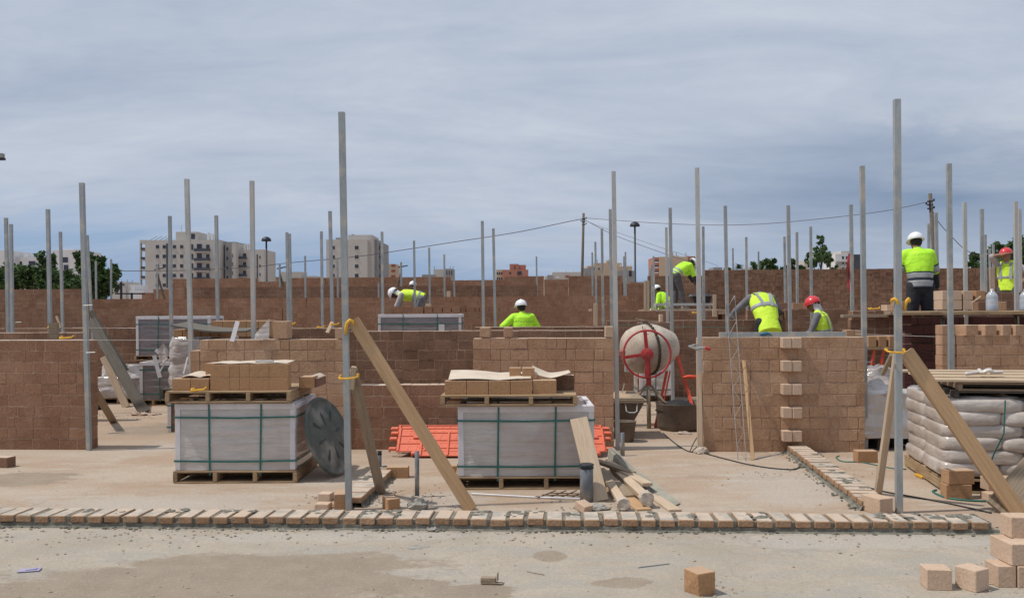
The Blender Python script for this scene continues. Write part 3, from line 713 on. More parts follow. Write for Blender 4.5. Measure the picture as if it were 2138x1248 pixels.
block(-4, 976, 'dark block end cut by the left picture edge', (.2, .12, .10), rot=-.2, m='block_dark', tone=.7)
# blocks resting on walls
WB = 'single blocks standing on wall tops'
def on_wall(px, topy, Y0, lab, w=.105, h=.105, d=.19, m='block', tone=.6, rot=0, basey=None):
    z = wall_h(px, topy, Y0); p = wpt(line_s(px, Y0), Y0, d/2)
    return block(0, 0, lab, (w, d, h), rot=YAW+rot, m=m, tone=tone, group=WB, pos=(p.x, p.y, z+.001))
on_wall(1012, 704, 9.58, 'block standing on the right tan wall, left one of two', w=.11, m='block', tone=.55)
on_wall(1060, 704, 9.58, 'block standing on the right tan wall, right one of two', w=.09, m='block', tone=.4)
on_wall(1272, 704, 9.58, 'pale block at the very end of the tan wall beside the light post', w=.085, h=.115, m='block_pale', tone=.0)
on_wall(709, 707, 9.60, 'block end at the right end of the tan wall behind the very tall left post', w=.1, h=.115, m='block', tone=.8)
on_wall(584, 707, 9.60, 'big pale block pair standing behind the tan wall right of the plastic sheet', w=.16, h=.19, m='block', tone=.9)
on_wall(1652, 667, 15.3, 'loose dark block above the toothing, under a tall post', w=.2, h=.17, m='block_dark', tone=.6)
on_wall(1666, 645, 17.2, 'loose block on the far wall right of the leaning worker, left of two', w=.2, h=.11, m='block', tone=.2)
on_wall(1683, 645, 17.2, 'loose pale block on the far wall left of the red helmet', w=.12, h=.11, m='block', tone=.9)
on_wall(1633, 645, 17.2, 'loose block on the far wall right behind the leaning worker', w=.18, h=.12, m='block_dark', tone=.8)
on_wall(936, 621, 24.0, 'tiny pale block on the far wall right of the bending worker', w=.09, h=.17, m='block_pale', tone=.2)
on_wall(893, 640, 18.9, 'small pale block on the wall right of the bending worker', w=.1, h=.06, m='block_pale', tone=.2)
for i, (x, w) in enumerate(((2025, .17), (2064, .16), (2098, .12), (2126, .14))):
    on_wall(x, 701, 10.6, 'spaced block on the wall behind the board stack, '+('leftmost', 'second from left', 'third from left', 'rightmost')[i], w=w, h=.125, m='block', tone=(.9, .8, .85, .75)[i], rot=.3)
# ------------------------------------------------------------------ pallets and loads
def pallet(label, x0, x1, y0, y1, z, m='wood_pallet', yaw=0, h=.11, group='wooden pallets'):
    cx, cy = (x0+x1)/2, (y0+y1)/2; w, d = x1-x0, y1-y0; R = rz(yaw); O = Vector((cx, cy, z))
    root = thing('pallet', label, 'pallet', O, group)
    t = .016; W_ = lambda x, y, zz_: O+R@Vector((x, y, zz_))
    B = MB(); n = 7; bw = w/n if False else d/n
    for i in range(n):
        y = -d/2+bw*(i+.5); B.beam(W_(-w/2+random.uniform(0, .01), y, h-t/2), W_(w/2-random.uniform(0, .01), y, h-t/2), bw-.014, t, R@Vector((0, 1, 0)))
    B.build('deck_board', m, root)
    for i in range(4):
        S = MB(); x = -w/2+.02+(w-.04)*i/3; S.beam(W_(x, -d/2+.004, h/2), W_(x, d/2-.004, h/2), .036, h-2*t-.001, R@Vector((1, 0, 0))); S.build('stringer', m, root)
    K = MB()
    for y in (-d/2+.05, 0, d/2-.05): K.beam(W_(-w/2+.005, y, t/2), W_(w/2-.005, y, t/2), .09, t, R@Vector((0, 1, 0)))
    K.build('bottom_board', m, root)
    return root
def load(label, x0, x1, y0, y1, z0, z1, film='film', yaw=0, guards=(1, 1, 1, 1), top=True, straps=2, group='strapped loads of tiles', seed=0, rag=0):
    rnd = random.Random(seed); cx, cy = (x0+x1)/2, (y0+y1)/2; w, d, h = x1-x0, y1-y0, z1-z0; R = rz(yaw); O = Vector((cx, cy, z0))
    W_ = lambda x, y, zz_: O+R@Vector((x, y, zz_))
    root = thing('wrapped_load', label, 'wrapped load', O, group)
    B = MB(); nx, nz = 26, 20     # film skin that bulges a little between the guards
    def panel(fa, fb, wa, dirn):
        vs = []; fs = []
        for j in range(nz+1):
            for i in range(nx+1):
                u_, v_ = i/nx, j/nz; p = fa.lerp(fb, u_)+UP*(h*v_)
                bul = .006*math.sin(PI*u_)*math.sin(PI*v_)+.0035*math.sin(v_*31+seed+u_*2)*math.sin(PI*u_)+rnd.uniform(-.0022, .0022)
                if i in (0, nx) or j in (0, nz): bul = 0
                vs.append(p+dirn*bul)
        for j in range(nz):
            for i in range(nx): a = j*(nx+1)+i; fs.append((a, a+1, a+nx+2, a+nx+1))
        B.add(vs, fs)
    c = [W_(-w/2, -d/2, 0), W_(w/2, -d/2, 0), W_(w/2, d/2, 0), W_(-w/2, d/2, 0)]
    dn = [R@Vector(q) for q in ((0, -1, 0), (1, 0, 0), (0, 1, 0), (-1, 0, 0))]
    for i in range(4): panel(c[i], c[(i+1) % 4], w, dn[i])
    B.add([q+UP*h for q in c], [(0, 1, 2, 3)])
    B.build('film_wrap', film, root, smooth=True)
    gw = .045
    for k, (sx, sy) in enumerate(((-1, -1), (1, -1), (1, 1), (-1, 1))):
        if not guards[k]: continue
        G = MB(); tl = rnd.uniform(-.008, .008)
        G.obox(W_(sx*(w/2-gw/2+.004), sy*(d/2+.005), h/2), (gw, .004, h-.01), R@Matrix.Rotation(tl, 3, 'Y'), .5, .001)
        G.obox(W_(sx*(w/2+.005), sy*(d/2-gw/2+.002), h/2), (.004, gw, h-.012), R@Matrix.Rotation(tl, 3, 'X'), .5, .001)
        G.build('corner_guard', 'card_white', root)
    if top:
        G = MB()
        for sy in (-1, 1):
            G.obox(W_(0, sy*(d/2+.007), h-.02), (w+.016, .004, .05), R, .5, .001); G.obox(W_(0, sy*(d/2-.02), h+.006), (w+.016, .05, .004), R, .5, .001)
        for sx in (-1, 1):
            G.obox(W_(sx*(w/2+.009), 0, h-.021), (.004, d-.05, .05), R, .5, .001); G.obox(W_(sx*(w/2-.02), 0, h+.008), (.05, d-.05, .004), R, .5, .001)
        G.build('edge_guard', 'card_white', root)
    for i in range(straps):
        x = -w/2+w*((i+.68)/(straps+.36)) if straps == 2 else 0
        dx = rnd.uniform(-.03, .03); S = MB()
        S.obox(W_(x+dx/2, -d/2-.0125, h/2-.02), (.015, .003, h+.04), R@Matrix.Rotation(dx/h, 3, 'Y'), .5); S.obox(W_(x, 0, h+.0135), (.0125, d+.02, .003), R); S.obox(W_(x, d/2+.0125, h/2-.02), (.015, .003, h+.04), R)
        S.build('strap', 'strap', root)
    for zf in (.14, .80):
        S = MB(); zq = h*zf; sg = .012
        for i in range(4):
            a, b_ = c[i], c[(i+1) % 4]; dd = (b_-a).normalized(); ll = (b_-a).length/2; m_ = (a+b_)/2+dn[i]*.0155
            for s_ in (-1, 1):
                S.beam(m_+dd*s_*ll*1.02+UP*(zq+.004), m_+UP*(zq-sg*.3), .015, .0032, (0, 0, 1), 0)
        S.build('strap', 'strap', root)
    return root
def X_(px, Y): return (px-CX)/F*Y
# left pallet, in front
YL = 7.86
pallet('pallet on the slab carrying the left strapped load with the grey lid', X_(358, YL), X_(618, YL), YL, YL+.86, 0)
load('left strapped load of tiles with the grey lid leaning on it', X_(363, YL)+.0, X_(612, YL), YL+.03, YL+.83, .112, .70, seed=1)
pallet('pallet lying on top of the left strapped load, blocks on it', X_(345, YL)-.0, X_(603, YL)+.02, YL-.03, YL+.80, .716, h=.105)
PB = 'blocks stacked on the upper pallets'
def pblock(x, y, z, w, d, h, lab, tone, m='block_brown'):
    return block(0, 0, lab, (w, d, h), m=m, tone=tone, group=PB, pos=(x, y, z), rot=random.uniform(-.006, .006), ch=.0018)
zp = .8225; yf = YL+.04; hb = .115
xs = [438, 479, 499, 519.5, 561, 601]
xa = [X_(q, yf) for q in xs]
ordn = ('first', 'second', 'third', 'fourth', 'fifth')
for lv in (0, 1):
    for i in range(5):
        w = xa[i+1]-xa[i]
        pblock((xa[i]+xa[i+1])/2, yf+.055, zp+lv*(hb+.001), w-.0015, .11, hb, 'front block of the tall left stack, %s from left in its %s layer' % (ordn[i], ('lower', 'upper')[lv]), random.uniform(.35, .8))
for i in range(2):
    w = .165; pblock(X_(357, yf)+w*(i+.5)+.003, yf+.06, zp, w-.004, .11, .105, 'low front block on the left upper pallet left of the tall part, '+('outer one', 'inner one')[i], .6)
k = 0
for (xx, yy, lv, w, d) in ((X_(458, yf), yf+.235, 0, .34, .22), (X_(458, yf)+.0, yf+.235, 1, .34, .22), (X_(545, yf), yf+.235, 0, .36, .22), (X_(545, yf)+.0, yf+.235, 1, .36, .22), (X_(606, yf)+.09, yf+.3, 0, .13, .2), (X_(380, yf)+.05, yf+.24, 0, .24, .2)):
    pblock(xx, yy, zp+lv*(hb+.003), w, d, hb if k != 4 else .10, ('back block under the tall part on the left upper pallet, left side', 'back block on top of the tall part on the left upper pallet, left side', 'back block under the tall part on the left upper pallet, right side', 'back block on top of the tall part on the left upper pallet, right side', 'lone block right of the tall part on the left upper pallet', 'block under the paper sheet on the left upper pallet')[k], .5); k += 1
B = MB(); B.obox((X_(637, 8.1)+.035, YL+.52, zp+.04), (.10, .42, .085), None, .4, .004); tag(B.build('block', 'block_dark'), 'dark block lying at the right rear of the left upper pallet', 'block', PB)
def sheet(label, pts, t=.004, m='paper', name='paper_sheet', cat='paper'):
    # pts: grid rows of (x, y, z)
    B = MB(); n = len(pts[0]); r = len(pts); vs = [Vector(p) for row in pts for p in row]; k = len(vs)
    vs += [q-UP*t for q in vs]; fs = []
    for j in range(r-1):
        for i in range(n-1): a = j*n+i; fs.append((a, a+1, a+n+1, a+n)); fs.append((a+k, a+n+k, a+n+1+k, a+1+k))
    for i in range(n-1): fs.append((i, i+k, i+1+k, i+1)); a = (r-1)*n+i; fs.append((a, a+1, a+1+k, a+k))
    for j in range(r-1): a = j*n; fs.append((a, a+n, a+n+k, a+k)); a = j*n+n-1; fs.append((a, a+k, a+n+k, a+n))
    B.add(vs, fs); return tag(B.build(name, m, smooth=False), label, cat)
def grid(x0, x1, y0, y1, zf, nx=9, ny=4): return [[(x0+(x1-x0)*i/(nx-1), y0+(y1-y0)*j/(ny-1), zf(i/(nx-1), j/(ny-1))) for i in range(nx)] for j in range(ny)]
zt = zp+2*hb+.008
sheet('thin pale paper lying on the tall block stack of the left upper pallet', grid(xa[0]+.0, xa[5]-.02, yf+.02, yf+.34, lambda u_, v_: zt+.003+.004*math.sin(u_*17)+.008*v_*u_), .003, 'paper')
sheet('curled paper sheet over the low blocks at the left of the left upper pallet', grid(X_(372, yf), X_(438, yf)-.005, yf+.05, yf+.33, lambda u_, v_: zp+.112+.02*abs(math.sin(u_*5.2))+.02*v_), .003, 'paper')
B = MB(); B.obox((X_(545, yf), yf+.1, zt+.015), (.16, .05, .014), rz(.05), .5, .003); tag(B.build('metal_plate', 'steel_light'), 'small light metal strip on top of the left block stack', 'strip')
sheet('pale sheet at the rear right corner of the left upper pallet', grid(X_(637, 8.1)+.0, X_(637, 8.1)+.09, YL+.33, YL+.72, lambda u_, v_: zp+.09+.012*math.sin(u_*5)), .003, 'paper')
# right pallet
YR = 7.52
pallet('pallet on the slab carrying the right strapped load', X_(945, YR), X_(1238, YR), YR, YR+.86, 0, 'wood_pallet')
load('right strapped load of tiles with a plank leaning on its front', X_(956, YR), X_(1238, YR), YR+.03, YR+.83, .112, .70, seed=2, guards=(1, 1, 1, 1))
pallet('pallet lying on top of the right strapped load, blocks on it', X_(921, YR), X_(1206, YR), YR-.05, YR+.78, .716, 'wood_pallet', h=.092, yaw=-.02)
zp = .809; yf = YR+.02
for i in range(4):
    w = .187; pblock(X_(927, yf)+w*(i+.5), yf+.06, zp, w-.004, .115, .115, 'front block on the right upper pallet, %s from left in the row of four' % ordn[i], random.uniform(.45, .75))
pblock(X_(1112, yf)+.10, yf+.12, zp, .20, .2, .115, 'big block at the right end of the front row on the right upper pallet', .75)
pblock(X_(1075, yf), yf+.2, zp+.119, .10, .1, .095, 'small upright block on the right upper pallet, left one of two', .8)
pblock(X_(1100, yf)+.013, yf+.18, zp+.119, .105, .12, .095, 'small upright block on the right upper pallet, right one of two', .8)
pblock(X_(1010, yf), yf+.25, zp, .6, .2, .113, 'back block under the pale sheet on the right upper pallet', .4)
pblock(X_(1180, yf), yf+.42, zp, .2, .11, .13, 'shaded block at the right rear of the right upper pallet', .2, 'block_dark')
sheet('pale wavy paper sheet over the blocks of the right upper pallet, left one', grid(X_(935, yf), X_(1108, yf), yf+.02, yf+.36, lambda u_, v_: zp+.121+.014*abs(math.sin(u_*4.2+.6))+.055*v_*(1-u_*.5), 14, 5), .003)
sheet('pale paper sheet with a turned up end right of the small upright blocks', grid(X_(1112, yf+.2), X_(1190, yf+.2), yf+.16, yf+.44, lambda u_, v_: zp+.125+.045*abs(2*u_-.95)**1.3+.05*v_*(1-u_), 12, 4), .003)
# loads farther back on the left
pallet('pallet under the upper rear load at the left', X_(279, 16), X_(440, 16), 16, 16.8, .62, h=.09)
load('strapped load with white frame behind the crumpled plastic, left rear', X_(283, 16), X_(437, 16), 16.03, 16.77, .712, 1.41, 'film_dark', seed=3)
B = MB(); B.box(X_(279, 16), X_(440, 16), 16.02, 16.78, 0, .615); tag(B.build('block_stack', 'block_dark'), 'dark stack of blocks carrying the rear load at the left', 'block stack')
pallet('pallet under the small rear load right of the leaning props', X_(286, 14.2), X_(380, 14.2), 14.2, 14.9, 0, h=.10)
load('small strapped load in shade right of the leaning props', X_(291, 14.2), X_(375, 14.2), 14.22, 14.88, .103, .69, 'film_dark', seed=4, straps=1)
pallet('pallet under the tall plastic wrapped load beside the light post', X_(330, 11.1), X_(470, 11.1), 11.15, 12.0, .42, h=.12, m='wood_dark')
load('brown block load below the tall plastic wrapped one', X_(345, 11.1), X_(460, 11.1), 11.17, 11.95, .0, .415, 'block_dark', seed=5, straps=0, top=False)
def crumple(label, x0, x1, y0, y1, z0, z1, m='plastic_clear', amp=.03, seed=0, name='plastic_wrap', cat='plastic wrap', n=26, taper=.1, kids=None, rowz=0):
    rnd = random.Random(seed); from mathutils import noise as nz_
    B = MB(); vs = []; fs = []; lv = 18
    for j in range(lv+1):
        v_ = j/lv; k = 1-taper*v_
        if rowz: k += .035*abs(math.sin(v_*PI*rowz))-.02
        for i in range(n*2):
            a = 2*PI*i/(n*2); ca, sa = math.cos(a), math.sin(a); e = .35
            x = math.copysign(abs(ca)**e, ca)*k*(x1-x0)/2; y = math.copysign(abs(sa)**e, sa)*k*(y1-y0)/2
            p = Vector(((x0+x1)/2+x, (y0+y1)/2+y, z0+(z1-z0)*v_)); q = nz_.noise_vector(p*5+Vector((seed, 0, 0)))*amp+nz_.noise_vector(p*14)*amp*.5
            vs.append(p+q*(1 if j else .2))
    for j in range(lv):
        for i in range(n*2): fs.append((j*n*2+i, j*n*2+(i+1) % (n*2), (j+1)*n*2+(i+1) % (n*2), (j+1)*n*2+i))
    fs.append(tuple(lv*n*2+i for i in range(n*2)))
    B.add(vs, fs); o = B.build(name, m, smooth=True)
    return tag(o, label, cat) if label else o
crumple('crumpled clear plastic around the block load beside the light post', X_(337, 11.1), X_(465, 11.1), 11.2, 11.9, .545, 1.185, amp=.03, seed=2, taper=.02, rowz=4)
for i in range(6):
    x = X_(345, 11.1)+.02+i*.118; B = MB()
    block(0, 0, 'block showing above the crumpled plastic, %s from left' % ('first', 'second', 'third', 'fourth', 'fifth', 'sixth')[i], (.112, .3, .10), m='block_brown', tone=.5+.06*i, group='blocks above the crumpled plastic', pos=(x+.06, 11.45, 1.188))
for i in range(5):
    x = X_(435, 12.2)+i*.165; block(0, 0, 'block of the open load behind the sagging cover, %s from left' % ordn[i], (.16, .4, .22), m='block_brown', tone=.5+.08*i, group='blocks of the open load behind the cover', pos=(x+.08, 12.5, 1.16))
B = MB(); B.box(X_(436, 12.2), X_(590, 12.2), 12.3, 12.7, 0, 1.155); tag(B.build('block_stack', 'block_dark'), 'block stack under the open load behind the sagging cover', 'block stack')
sheet('dark sagging cover board over the loads behind the light posts', grid(X_(360, 11.0), X_(515, 11.0), 10.95, 11.5, lambda u_, v_: 1.355-.085*math.sin(min(1, u_*1.1)*PI*.62)+.03*v_, 14, 4), .02, 'wood_grey', 'cover_sheet', 'cover sheet')
sheet('wrinkled translucent plastic sheet standing beside the pale block pair', grid(X_(533, 9.75), X_(563, 9.75), 9.72, 9.74, lambda u_, v_: wall_h(548, 707, 9.6)+.002+v_*(.05+.17*u_), 6, 6), .002, 'plastic_clear', 'plastic_sheet', 'plastic sheet')
B = MB(); B.beam(Vector((X_(484, 9.75), 9.75, wall_h(484, 707, 9.6)-.03)), Vector((X_(493, 9.75), 9.8, wall_h(484, 707, 9.6)+.19)), .05, .006); tag(B.build('cardboard_strip', 'card_white'), 'white cardboard strip sticking up behind the tan wall', 'cardboard')
def strip(label, p, q, w=.05):
    B = MB(); B.beam(p, q, w, .005, (1, 0, .3)); return tag(B.build('cardboard_strip', 'card_white'), label, 'cardboard')
strip('white cardboard strip hanging down beside the crumpled plastic', at(322, 742, 11.0), at(334, 788, 11.0))
strip('white cardboard strip tilted across the crumpled plastic, upper one', at(325, 730, 10.98), at(350, 752, 10.98), .045)
strip('thin white cardboard strip leaning to the left below the plastic', at(345, 756, 10.96), at(331, 780, 10.96), .018)
strip('white cardboard strip curving down right of the crumpled plastic', at(392, 745, 11.05), at(383, 780, 11.0), .02)
B = MB()
vs = [at(332, 757, 10.95), at(331, 728, 10.94), at(341, 717, 10.93), at(352, 733, 10.95), at(348, 749, 10.9), at(336, 760, 10.94)]
B.add(vs+[q+EY*.01 for q in vs], [(0, 1, 2, 3, 4, 5), (11, 10, 9, 8, 7, 6)]+[(i, (i+1) % 6, 6+(i+1) % 6, 6+i) for i in range(6)]); tag(B.build('plastic_scrap', 'plastic_clear'), 'torn piece of plastic hanging at the left of the crumpled plastic', 'plastic scrap')
# flat wrapped load behind the props
pallet('pallet under the sagging wrapped load behind the leaning props', X_(165, 14.5), X_(286, 14.5), 14.5, 15.3, 0, 'wood_pallet', h=.1)
crumple('sagging load wrapped in shiny plastic behind the leaning props', X_(167, 14.5), X_(284, 14.5), 14.52, 15.26, .102, .42, amp=.045, seed=7, taper=.1, name='wrapped_load', cat='wrapped load')
crumple('small upper bundle in plastic with a reddish band behind the leaning props', X_(203, 14.8), X_(285, 14.8), 14.8, 15.3, .42, .60, amp=.03, seed=9, taper=.12, name='wrapped_load', cat='wrapped load', m='whitebag')
B = MB(); B.lathe([(.17, 0), (.175, .03), (.15, .085), (.02, .095)], 24, gp(198, 854), None); tag(B.build('rubber_mat', 'black', smooth=True), 'black rounded rubber piece on the floor behind the left brace', 'rubber piece')
# middle rear load with white frame
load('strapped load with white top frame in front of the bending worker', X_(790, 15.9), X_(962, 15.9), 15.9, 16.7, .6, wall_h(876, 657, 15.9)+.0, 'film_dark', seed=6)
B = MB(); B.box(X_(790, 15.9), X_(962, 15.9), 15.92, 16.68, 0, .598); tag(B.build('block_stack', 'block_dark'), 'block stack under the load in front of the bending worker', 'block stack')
strip('grey white paper label on the side of the middle rear load', at(916, 684, 15.85), at(928, 684, 15.85), .12)
# load in the mixer opening, far back
pallet('pallet seen through the opening behind the mixer legs', X_(1318, 14.4), X_(1402, 14.4), 14.4, 15.2, 0, 'wood_dark', h=.1)
load('pale strapped load seen through the opening below the mixer drum', X_(1336, 14.4), X_(1400, 14.4), 14.42, 15.1, .102, .74, seed=8, straps=1)
# ------------------------------------------------------------------ bags at the right
YB = 7.55
BX = X_(1966, 7.31); YB = 7.31; BYAW = -.18; Rb = rz(BYAW); BO = Vector((BX, YB, 0))
def BW(x, y, z=0): return BO+Rb@Vector((x, y, z))
q = BW(1.3, .62); pallet('long pallet under the wrapped bags at the right', q.x-1.3, q.x+1.3, q.y-.62, q.y+.62, 0, 'wood_pallet', h=.115, yaw=BYAW)
root = thing('bag_load', 'plastic wrapped stack of beige cement bags on a pallet at the right', 'bag stack', (BX, YB, .12))
def bag(x, y, z, sx, sy, sz, seed, m='bag', parent=None, yaw=0, label=None):
    from mathutils import noise as nz_
    B = MB(); vs = []; fs = []; n, lv = 36, 14
    for j in range(lv+1):
        ph = -PI/2+PI*j/lv; cz = math.copysign(abs(math.sin(ph))**.6, math.sin(ph)); cr = max(.001, math.cos(ph))**.22
        for i in range(n):
            a = 2*PI*i/n; ca, sa = math.cos(a), math.sin(a)
            p = Vector((math.copysign(abs(ca)**.3, ca)*cr*sx/2, math.copysign(abs(sa)**.3, sa)*cr*sy/2, cz*sz/2))
            w = Vector((x, y, z+sz/2))+rz(yaw)@p; vs.append(w+nz_.noise_vector(w*6+Vector((seed, 0, 0)))*.012+nz_.noise_vector(w*15)*.008+nz_.noise_vector(w*33)*.004)
    for j in range(lv):
        for i in range(n): fs.append((j*n+i, j*n+(i+1) % n, (j+1)*n+(i+1) % n, (j+1)*n+i))
    B.add(vs, fs); return B.build('bag', m, parent, smooth=True)
sd = 0
z = .118
for lv in range(6):
    hb = .106; xx = .01+random.uniform(0, .012)
    for i in range(4):
        w = (.62, .44, .62, .62)[i] if lv % 2 else (.44, .62, .62, .62)[i]
        for j in range(2):
            q = BW(xx+w/2, .02+.305+j*.60+random.uniform(-.01, .01)); bag(q.x, q.y, z, w+.035, .635, hb+.034, sd, 'bag', root, BYAW+random.uniform(-.015, .015)); sd += 1
        xx += w
    z += hb
ztop = z
B = MB()
rs = thing('strap_band', 'green packing strap hanging down the front of the wrapped bags', 'strap', at(2092, 810, YB))
B.beam(at(2099, 835, YB-.2), at(2096, 905, YB-.22), .012, .003); B.beam(at(2096, 905, YB-.22), at(2076, 945, YB-.21), .012, .003); B.beam(at(2076, 945, YB-.21), at(2058, 992, YB-.20), .012, .003)
B.build('band', 'strap', rs)
# board stack on top of the bags
for k in range(2):
    q = BW(1.35, .62); pallet('pallet lying on the wrapped bags, '+('lower', 'upper')[k]+' one', q.x-1.25+.03*k, q.x+1.25, q.y-.58, q.y+.52, ztop+.012+k*.072, ('wood_dark', 'wood_old')[k], h=.07, yaw=BYAW)
for k in range(7):
    y = .06+k*.175; zz0 = ztop+.168+(.0 if k % 2 else .004)
    B = MB(); B.beam(BW(-.06+(.05 if k % 2 else 0), y, zz0), BW(2.5, y+random.uniform(-.01, .01), zz0), .14, .02, Rb@Vector((0, 1, 0)))
    tag(B.build('plank', ('wood_pale', 'wood_pallet')[k % 2]), 'plank lying on the pallets over the bags, %s from the front' % ('first', 'second', 'third', 'fourth', 'fifth', 'sixth', 'seventh')[k], 'plank', 'planks on the pallets over the bags')
B = MB(); c = BW(.43, .30, ztop+.20)
B.tube([c+Vector((.05*math.cos(a), .05*math.sin(a), .03+.01*math.sin(3*a))) for a in [i*2*PI/16 for i in range(17)]], .017, 8)
B.capsule([c+Vector((-.16, 0, .01)), c+Vector((-.06, .01, .02))], [.018, .014]); B.capsule([c+Vector((.06, .01, .02)), c+Vector((.15, .02, .02))], [.016, .012])
tag(B.build('roll_of_tape', 'whitebag', smooth=True), 'scrunched roll of grey tape lying on the planks over the bags', 'tape roll')
# bag pile under plastic, behind
pallet('dark pallet under the loose plastic covered bags', X_(1800, 9.4), X_(1905, 9.4)+.1, 9.5, 10.4, 0, 'wood_dark', h=.13)
crumple('loose pile of bags covered with clear plastic behind the right thin prop', X_(1800, 9.3), X_(1925, 9.3), 9.45, 10.3, .125, .62, amp=.06, seed=4, taper=.10, name='covered_bags', cat='bag pile', m='whitebag')
crumple('upper slumped part of the plastic covered bags behind the right thin prop', X_(1806, 9.3), X_(1918, 9.3), 9.5, 10.2, .56, .87, amp=.06, seed=5, taper=.42, name='covered_bags', cat='bag pile', m='plastic_clear')
# ------------------------------------------------------------------ timber props and clamps


def prop(label, top, bot, w, t, m, side=(1, 0, 0), group='timber props bracing the posts', name='timber_prop', notch=0, ch=.003):
    B = MB(); top = Vector(top); bot = Vector(bot)
    sd = Vector(side)
    B.beam(bot-(top-bot).normalized()*.0, top, w, t, sd, ch)
    if notch: 
        nv = (top-bot).normalized(); B.beam(bot, bot+nv*.35, w*.92, t*1.05, sd, ch)
    return tag(B.build(name, m), label, 'timber prop', group)
prop('long sawn timber prop from the left tall post down to the front course', at(737, 668, 6.84), gp(984, 1064), .098, .03, 'wood_new')
prop('weathered rounder timber prop behind the left tall post', at(736, 772, 6.95), gp(796, 1030), .075, .045, 'wood_old')
B = MB(); B.beam(at(739, 765, 6.92), at(733, 812, 6.93), .04, .05); tag(B.build('timber_offcut', 'wood_pale'), 'short pale timber offcut clamped to the left tall post', 'timber')
prop('thick timber prop from the right tall post to the right corner', at(1891, 735, 6.66), gp(2128, 1072), .118, .04, 'wood_new')
prop('slim square prop leaning on the right tall post from behind', at(1874, 735, 6.74), gp(1833, 1030), .052, .045, 'wood_pale')
prop('second slim stick behind the slim square prop on the right', at(1862, 740, 6.9), at(1843, 780, 7.4), .03, .03, 'wood_old')
prop('heavy dark prop behind the reddish wall end', at(190, 668, 13.9), gp(302, 862), .155, .05, 'wood_grey')
prop('thin dark prop above the heavy one behind the reddish wall end', at(188, 650, 14.1), at(264, 774, 14.0), .08, .04, 'wood_grey')
prop('tan prop leaning behind the heavy dark prop', at(216, 745, 14.2), gp(264, 850), .11, .04, 'wood_pale')
prop('short grey prop coming out beside the reddish wall end', at(180, 785, 11.2), gp(238, 882), .10, .03, 'wood_old')
B = MB(); c = gp(303, 866)
for i in range(9): blob_mesh(B, c+Vector((random.uniform(-.2, .2), random.uniform(-.1, .06), 0)), random.uniform(.02, .06), i, .5)
tag(B.build('cement_lump', 'mortar_pale'), 'lumps of cement at the foot of the heavy dark prop', 'cement lump')
def clamp(label, c, w=.16, ang=0, depth=.05, hang=0):
    c = Vector(c); R = rz(YAW)@Matrix.Rotation(ang, 3, 'Y'); B = MB()
    f = lambda x, y, z: c+R@Vector((x, y, z))
    B.tube([f(-w/2, .03, .015), f(-w/2-.004, -.01, 0), f(-w/2+.012, -.035, -.006), f(0, -.04, -.008), f(w/2-.012, -.035, -.006), f(w/2+.004, -.01, 0), f(w/2, .04, .018)], [.006, .008, .008, .0075, .008, .008, .006], 6)
    B.obox(f(w/2, .02, .012), (.014, .05, .02), R, .5, .003); B.obox(f(-w/2, .02, .010), (.014, .04, .018), R, .5, .003)
    return tag(B.build('clamp', 'yellow', smooth=False), label, 'clamp', 'yellow clamps on the posts')
clamp('yellow clamp round the left tall post at mid height', at(728, 787, 6.76), .135, -.05)
clamp('yellow clamp round the right tall post at the top of the thick prop', at(1870, 733, 6.58), .125, .03)
def hook(label, px, py, Y, s=1, flip=1):
    c = at(px, py, Y); f = lambda x, z, y=0: c+Vector((x*s*flip, y, z*s)); B = MB()
    B.tube([f(-.028, -.085), f(-.022, -.04, -.01), f(-.012, .0, -.02), f(.008, .022, -.015), f(.026, .012, 0), f(.032, -.012, .01)], [.012, .013, .013, .013, .012, .008], 8)
    return tag(B.build('clamp', 'yellow', smooth=True), label, 'clamp', 'yellow clamps on the posts')
hook('yellow hooked clamp over the top of the long sawn prop', 729, 674, 6.78, 1.0)
hook('yellow clamp at the left side of the right tall post in front of the worker', 1868, 628, 6.62, .72, -1)
hook('yellow clamp at the right side of the right tall post in front of the worker', 1893, 628, 6.62, .72, 1)
def lay_clamp(label, px, py, Y, w=.14):
    c = at(px, py, Y); B = MB(); f = lambda x, z, y=0: c+Vector((x, y, z))
    B.tube([f(-w/2, .012, .03), f(-w/2+.01, -.002), f(0, .004), f(w/2-.01, .01), f(w/2, .026, .03)], [.009]*5, 6); B.obox(f(-w*.3, .014, .01), (.025, .02, .02), None, .5, .003)
    return tag(B.build('clamp', 'yellow'), label, 'clamp', 'yellow clamps on the posts')
lay_clamp('yellow clamp lying on the edge of the left upper pallet', 413, 815, YL-.02, .13)
lay_clamp('yellow clamp lying on the reddish wall at the left edge', 137, 706, 9.75, .15)
lay_clamp('yellow clamp at the foot of the post above the reddish wall', 110, 684, 11.3, .14)
lay_clamp('yellow clamp on the wall behind the brown tinted post', 669, 684, 12.6, .1)
lay_clamp('yellow clamp on the stick right of the brown tinted post', 698, 678, 12.4, .12)
lay_clamp('yellow clamp at the foot of the touching post pair', 612, 677, 12.6, .05)
lay_clamp('yellow clamp lying on the wall at the right of the blue grey post', 1826, 645, 12.35, .16)
lay_clamp('yellow clamp on the wall below the platform', 1452, 653, 15.4, .1)
B = MB(); B.beam(gp(1912, 993)+UP*.015, gp(1928, 1000)+UP*.015, .03, .02); tag(B.build('clamp', 'yellow'), 'yellow clamp lying on the slab beside the bag pallet', 'clamp', 'yellow clamps on the posts')
B = MB(); B.beam(at(694, 672, 12.5), at(683, 695, 12.4), .05, .02); tag(B.build('timber_offcut', 'wood_pale'), 'small slanted timber piece right of the brown tinted post', 'timber')
B = MB(); B.beam(at(118, 660, 12.3), at(127, 685, 12.2), .03, .02); tag(B.build('timber_offcut', 'wood_old'), 'thin slanted stick beside the short post at the left', 'timber')
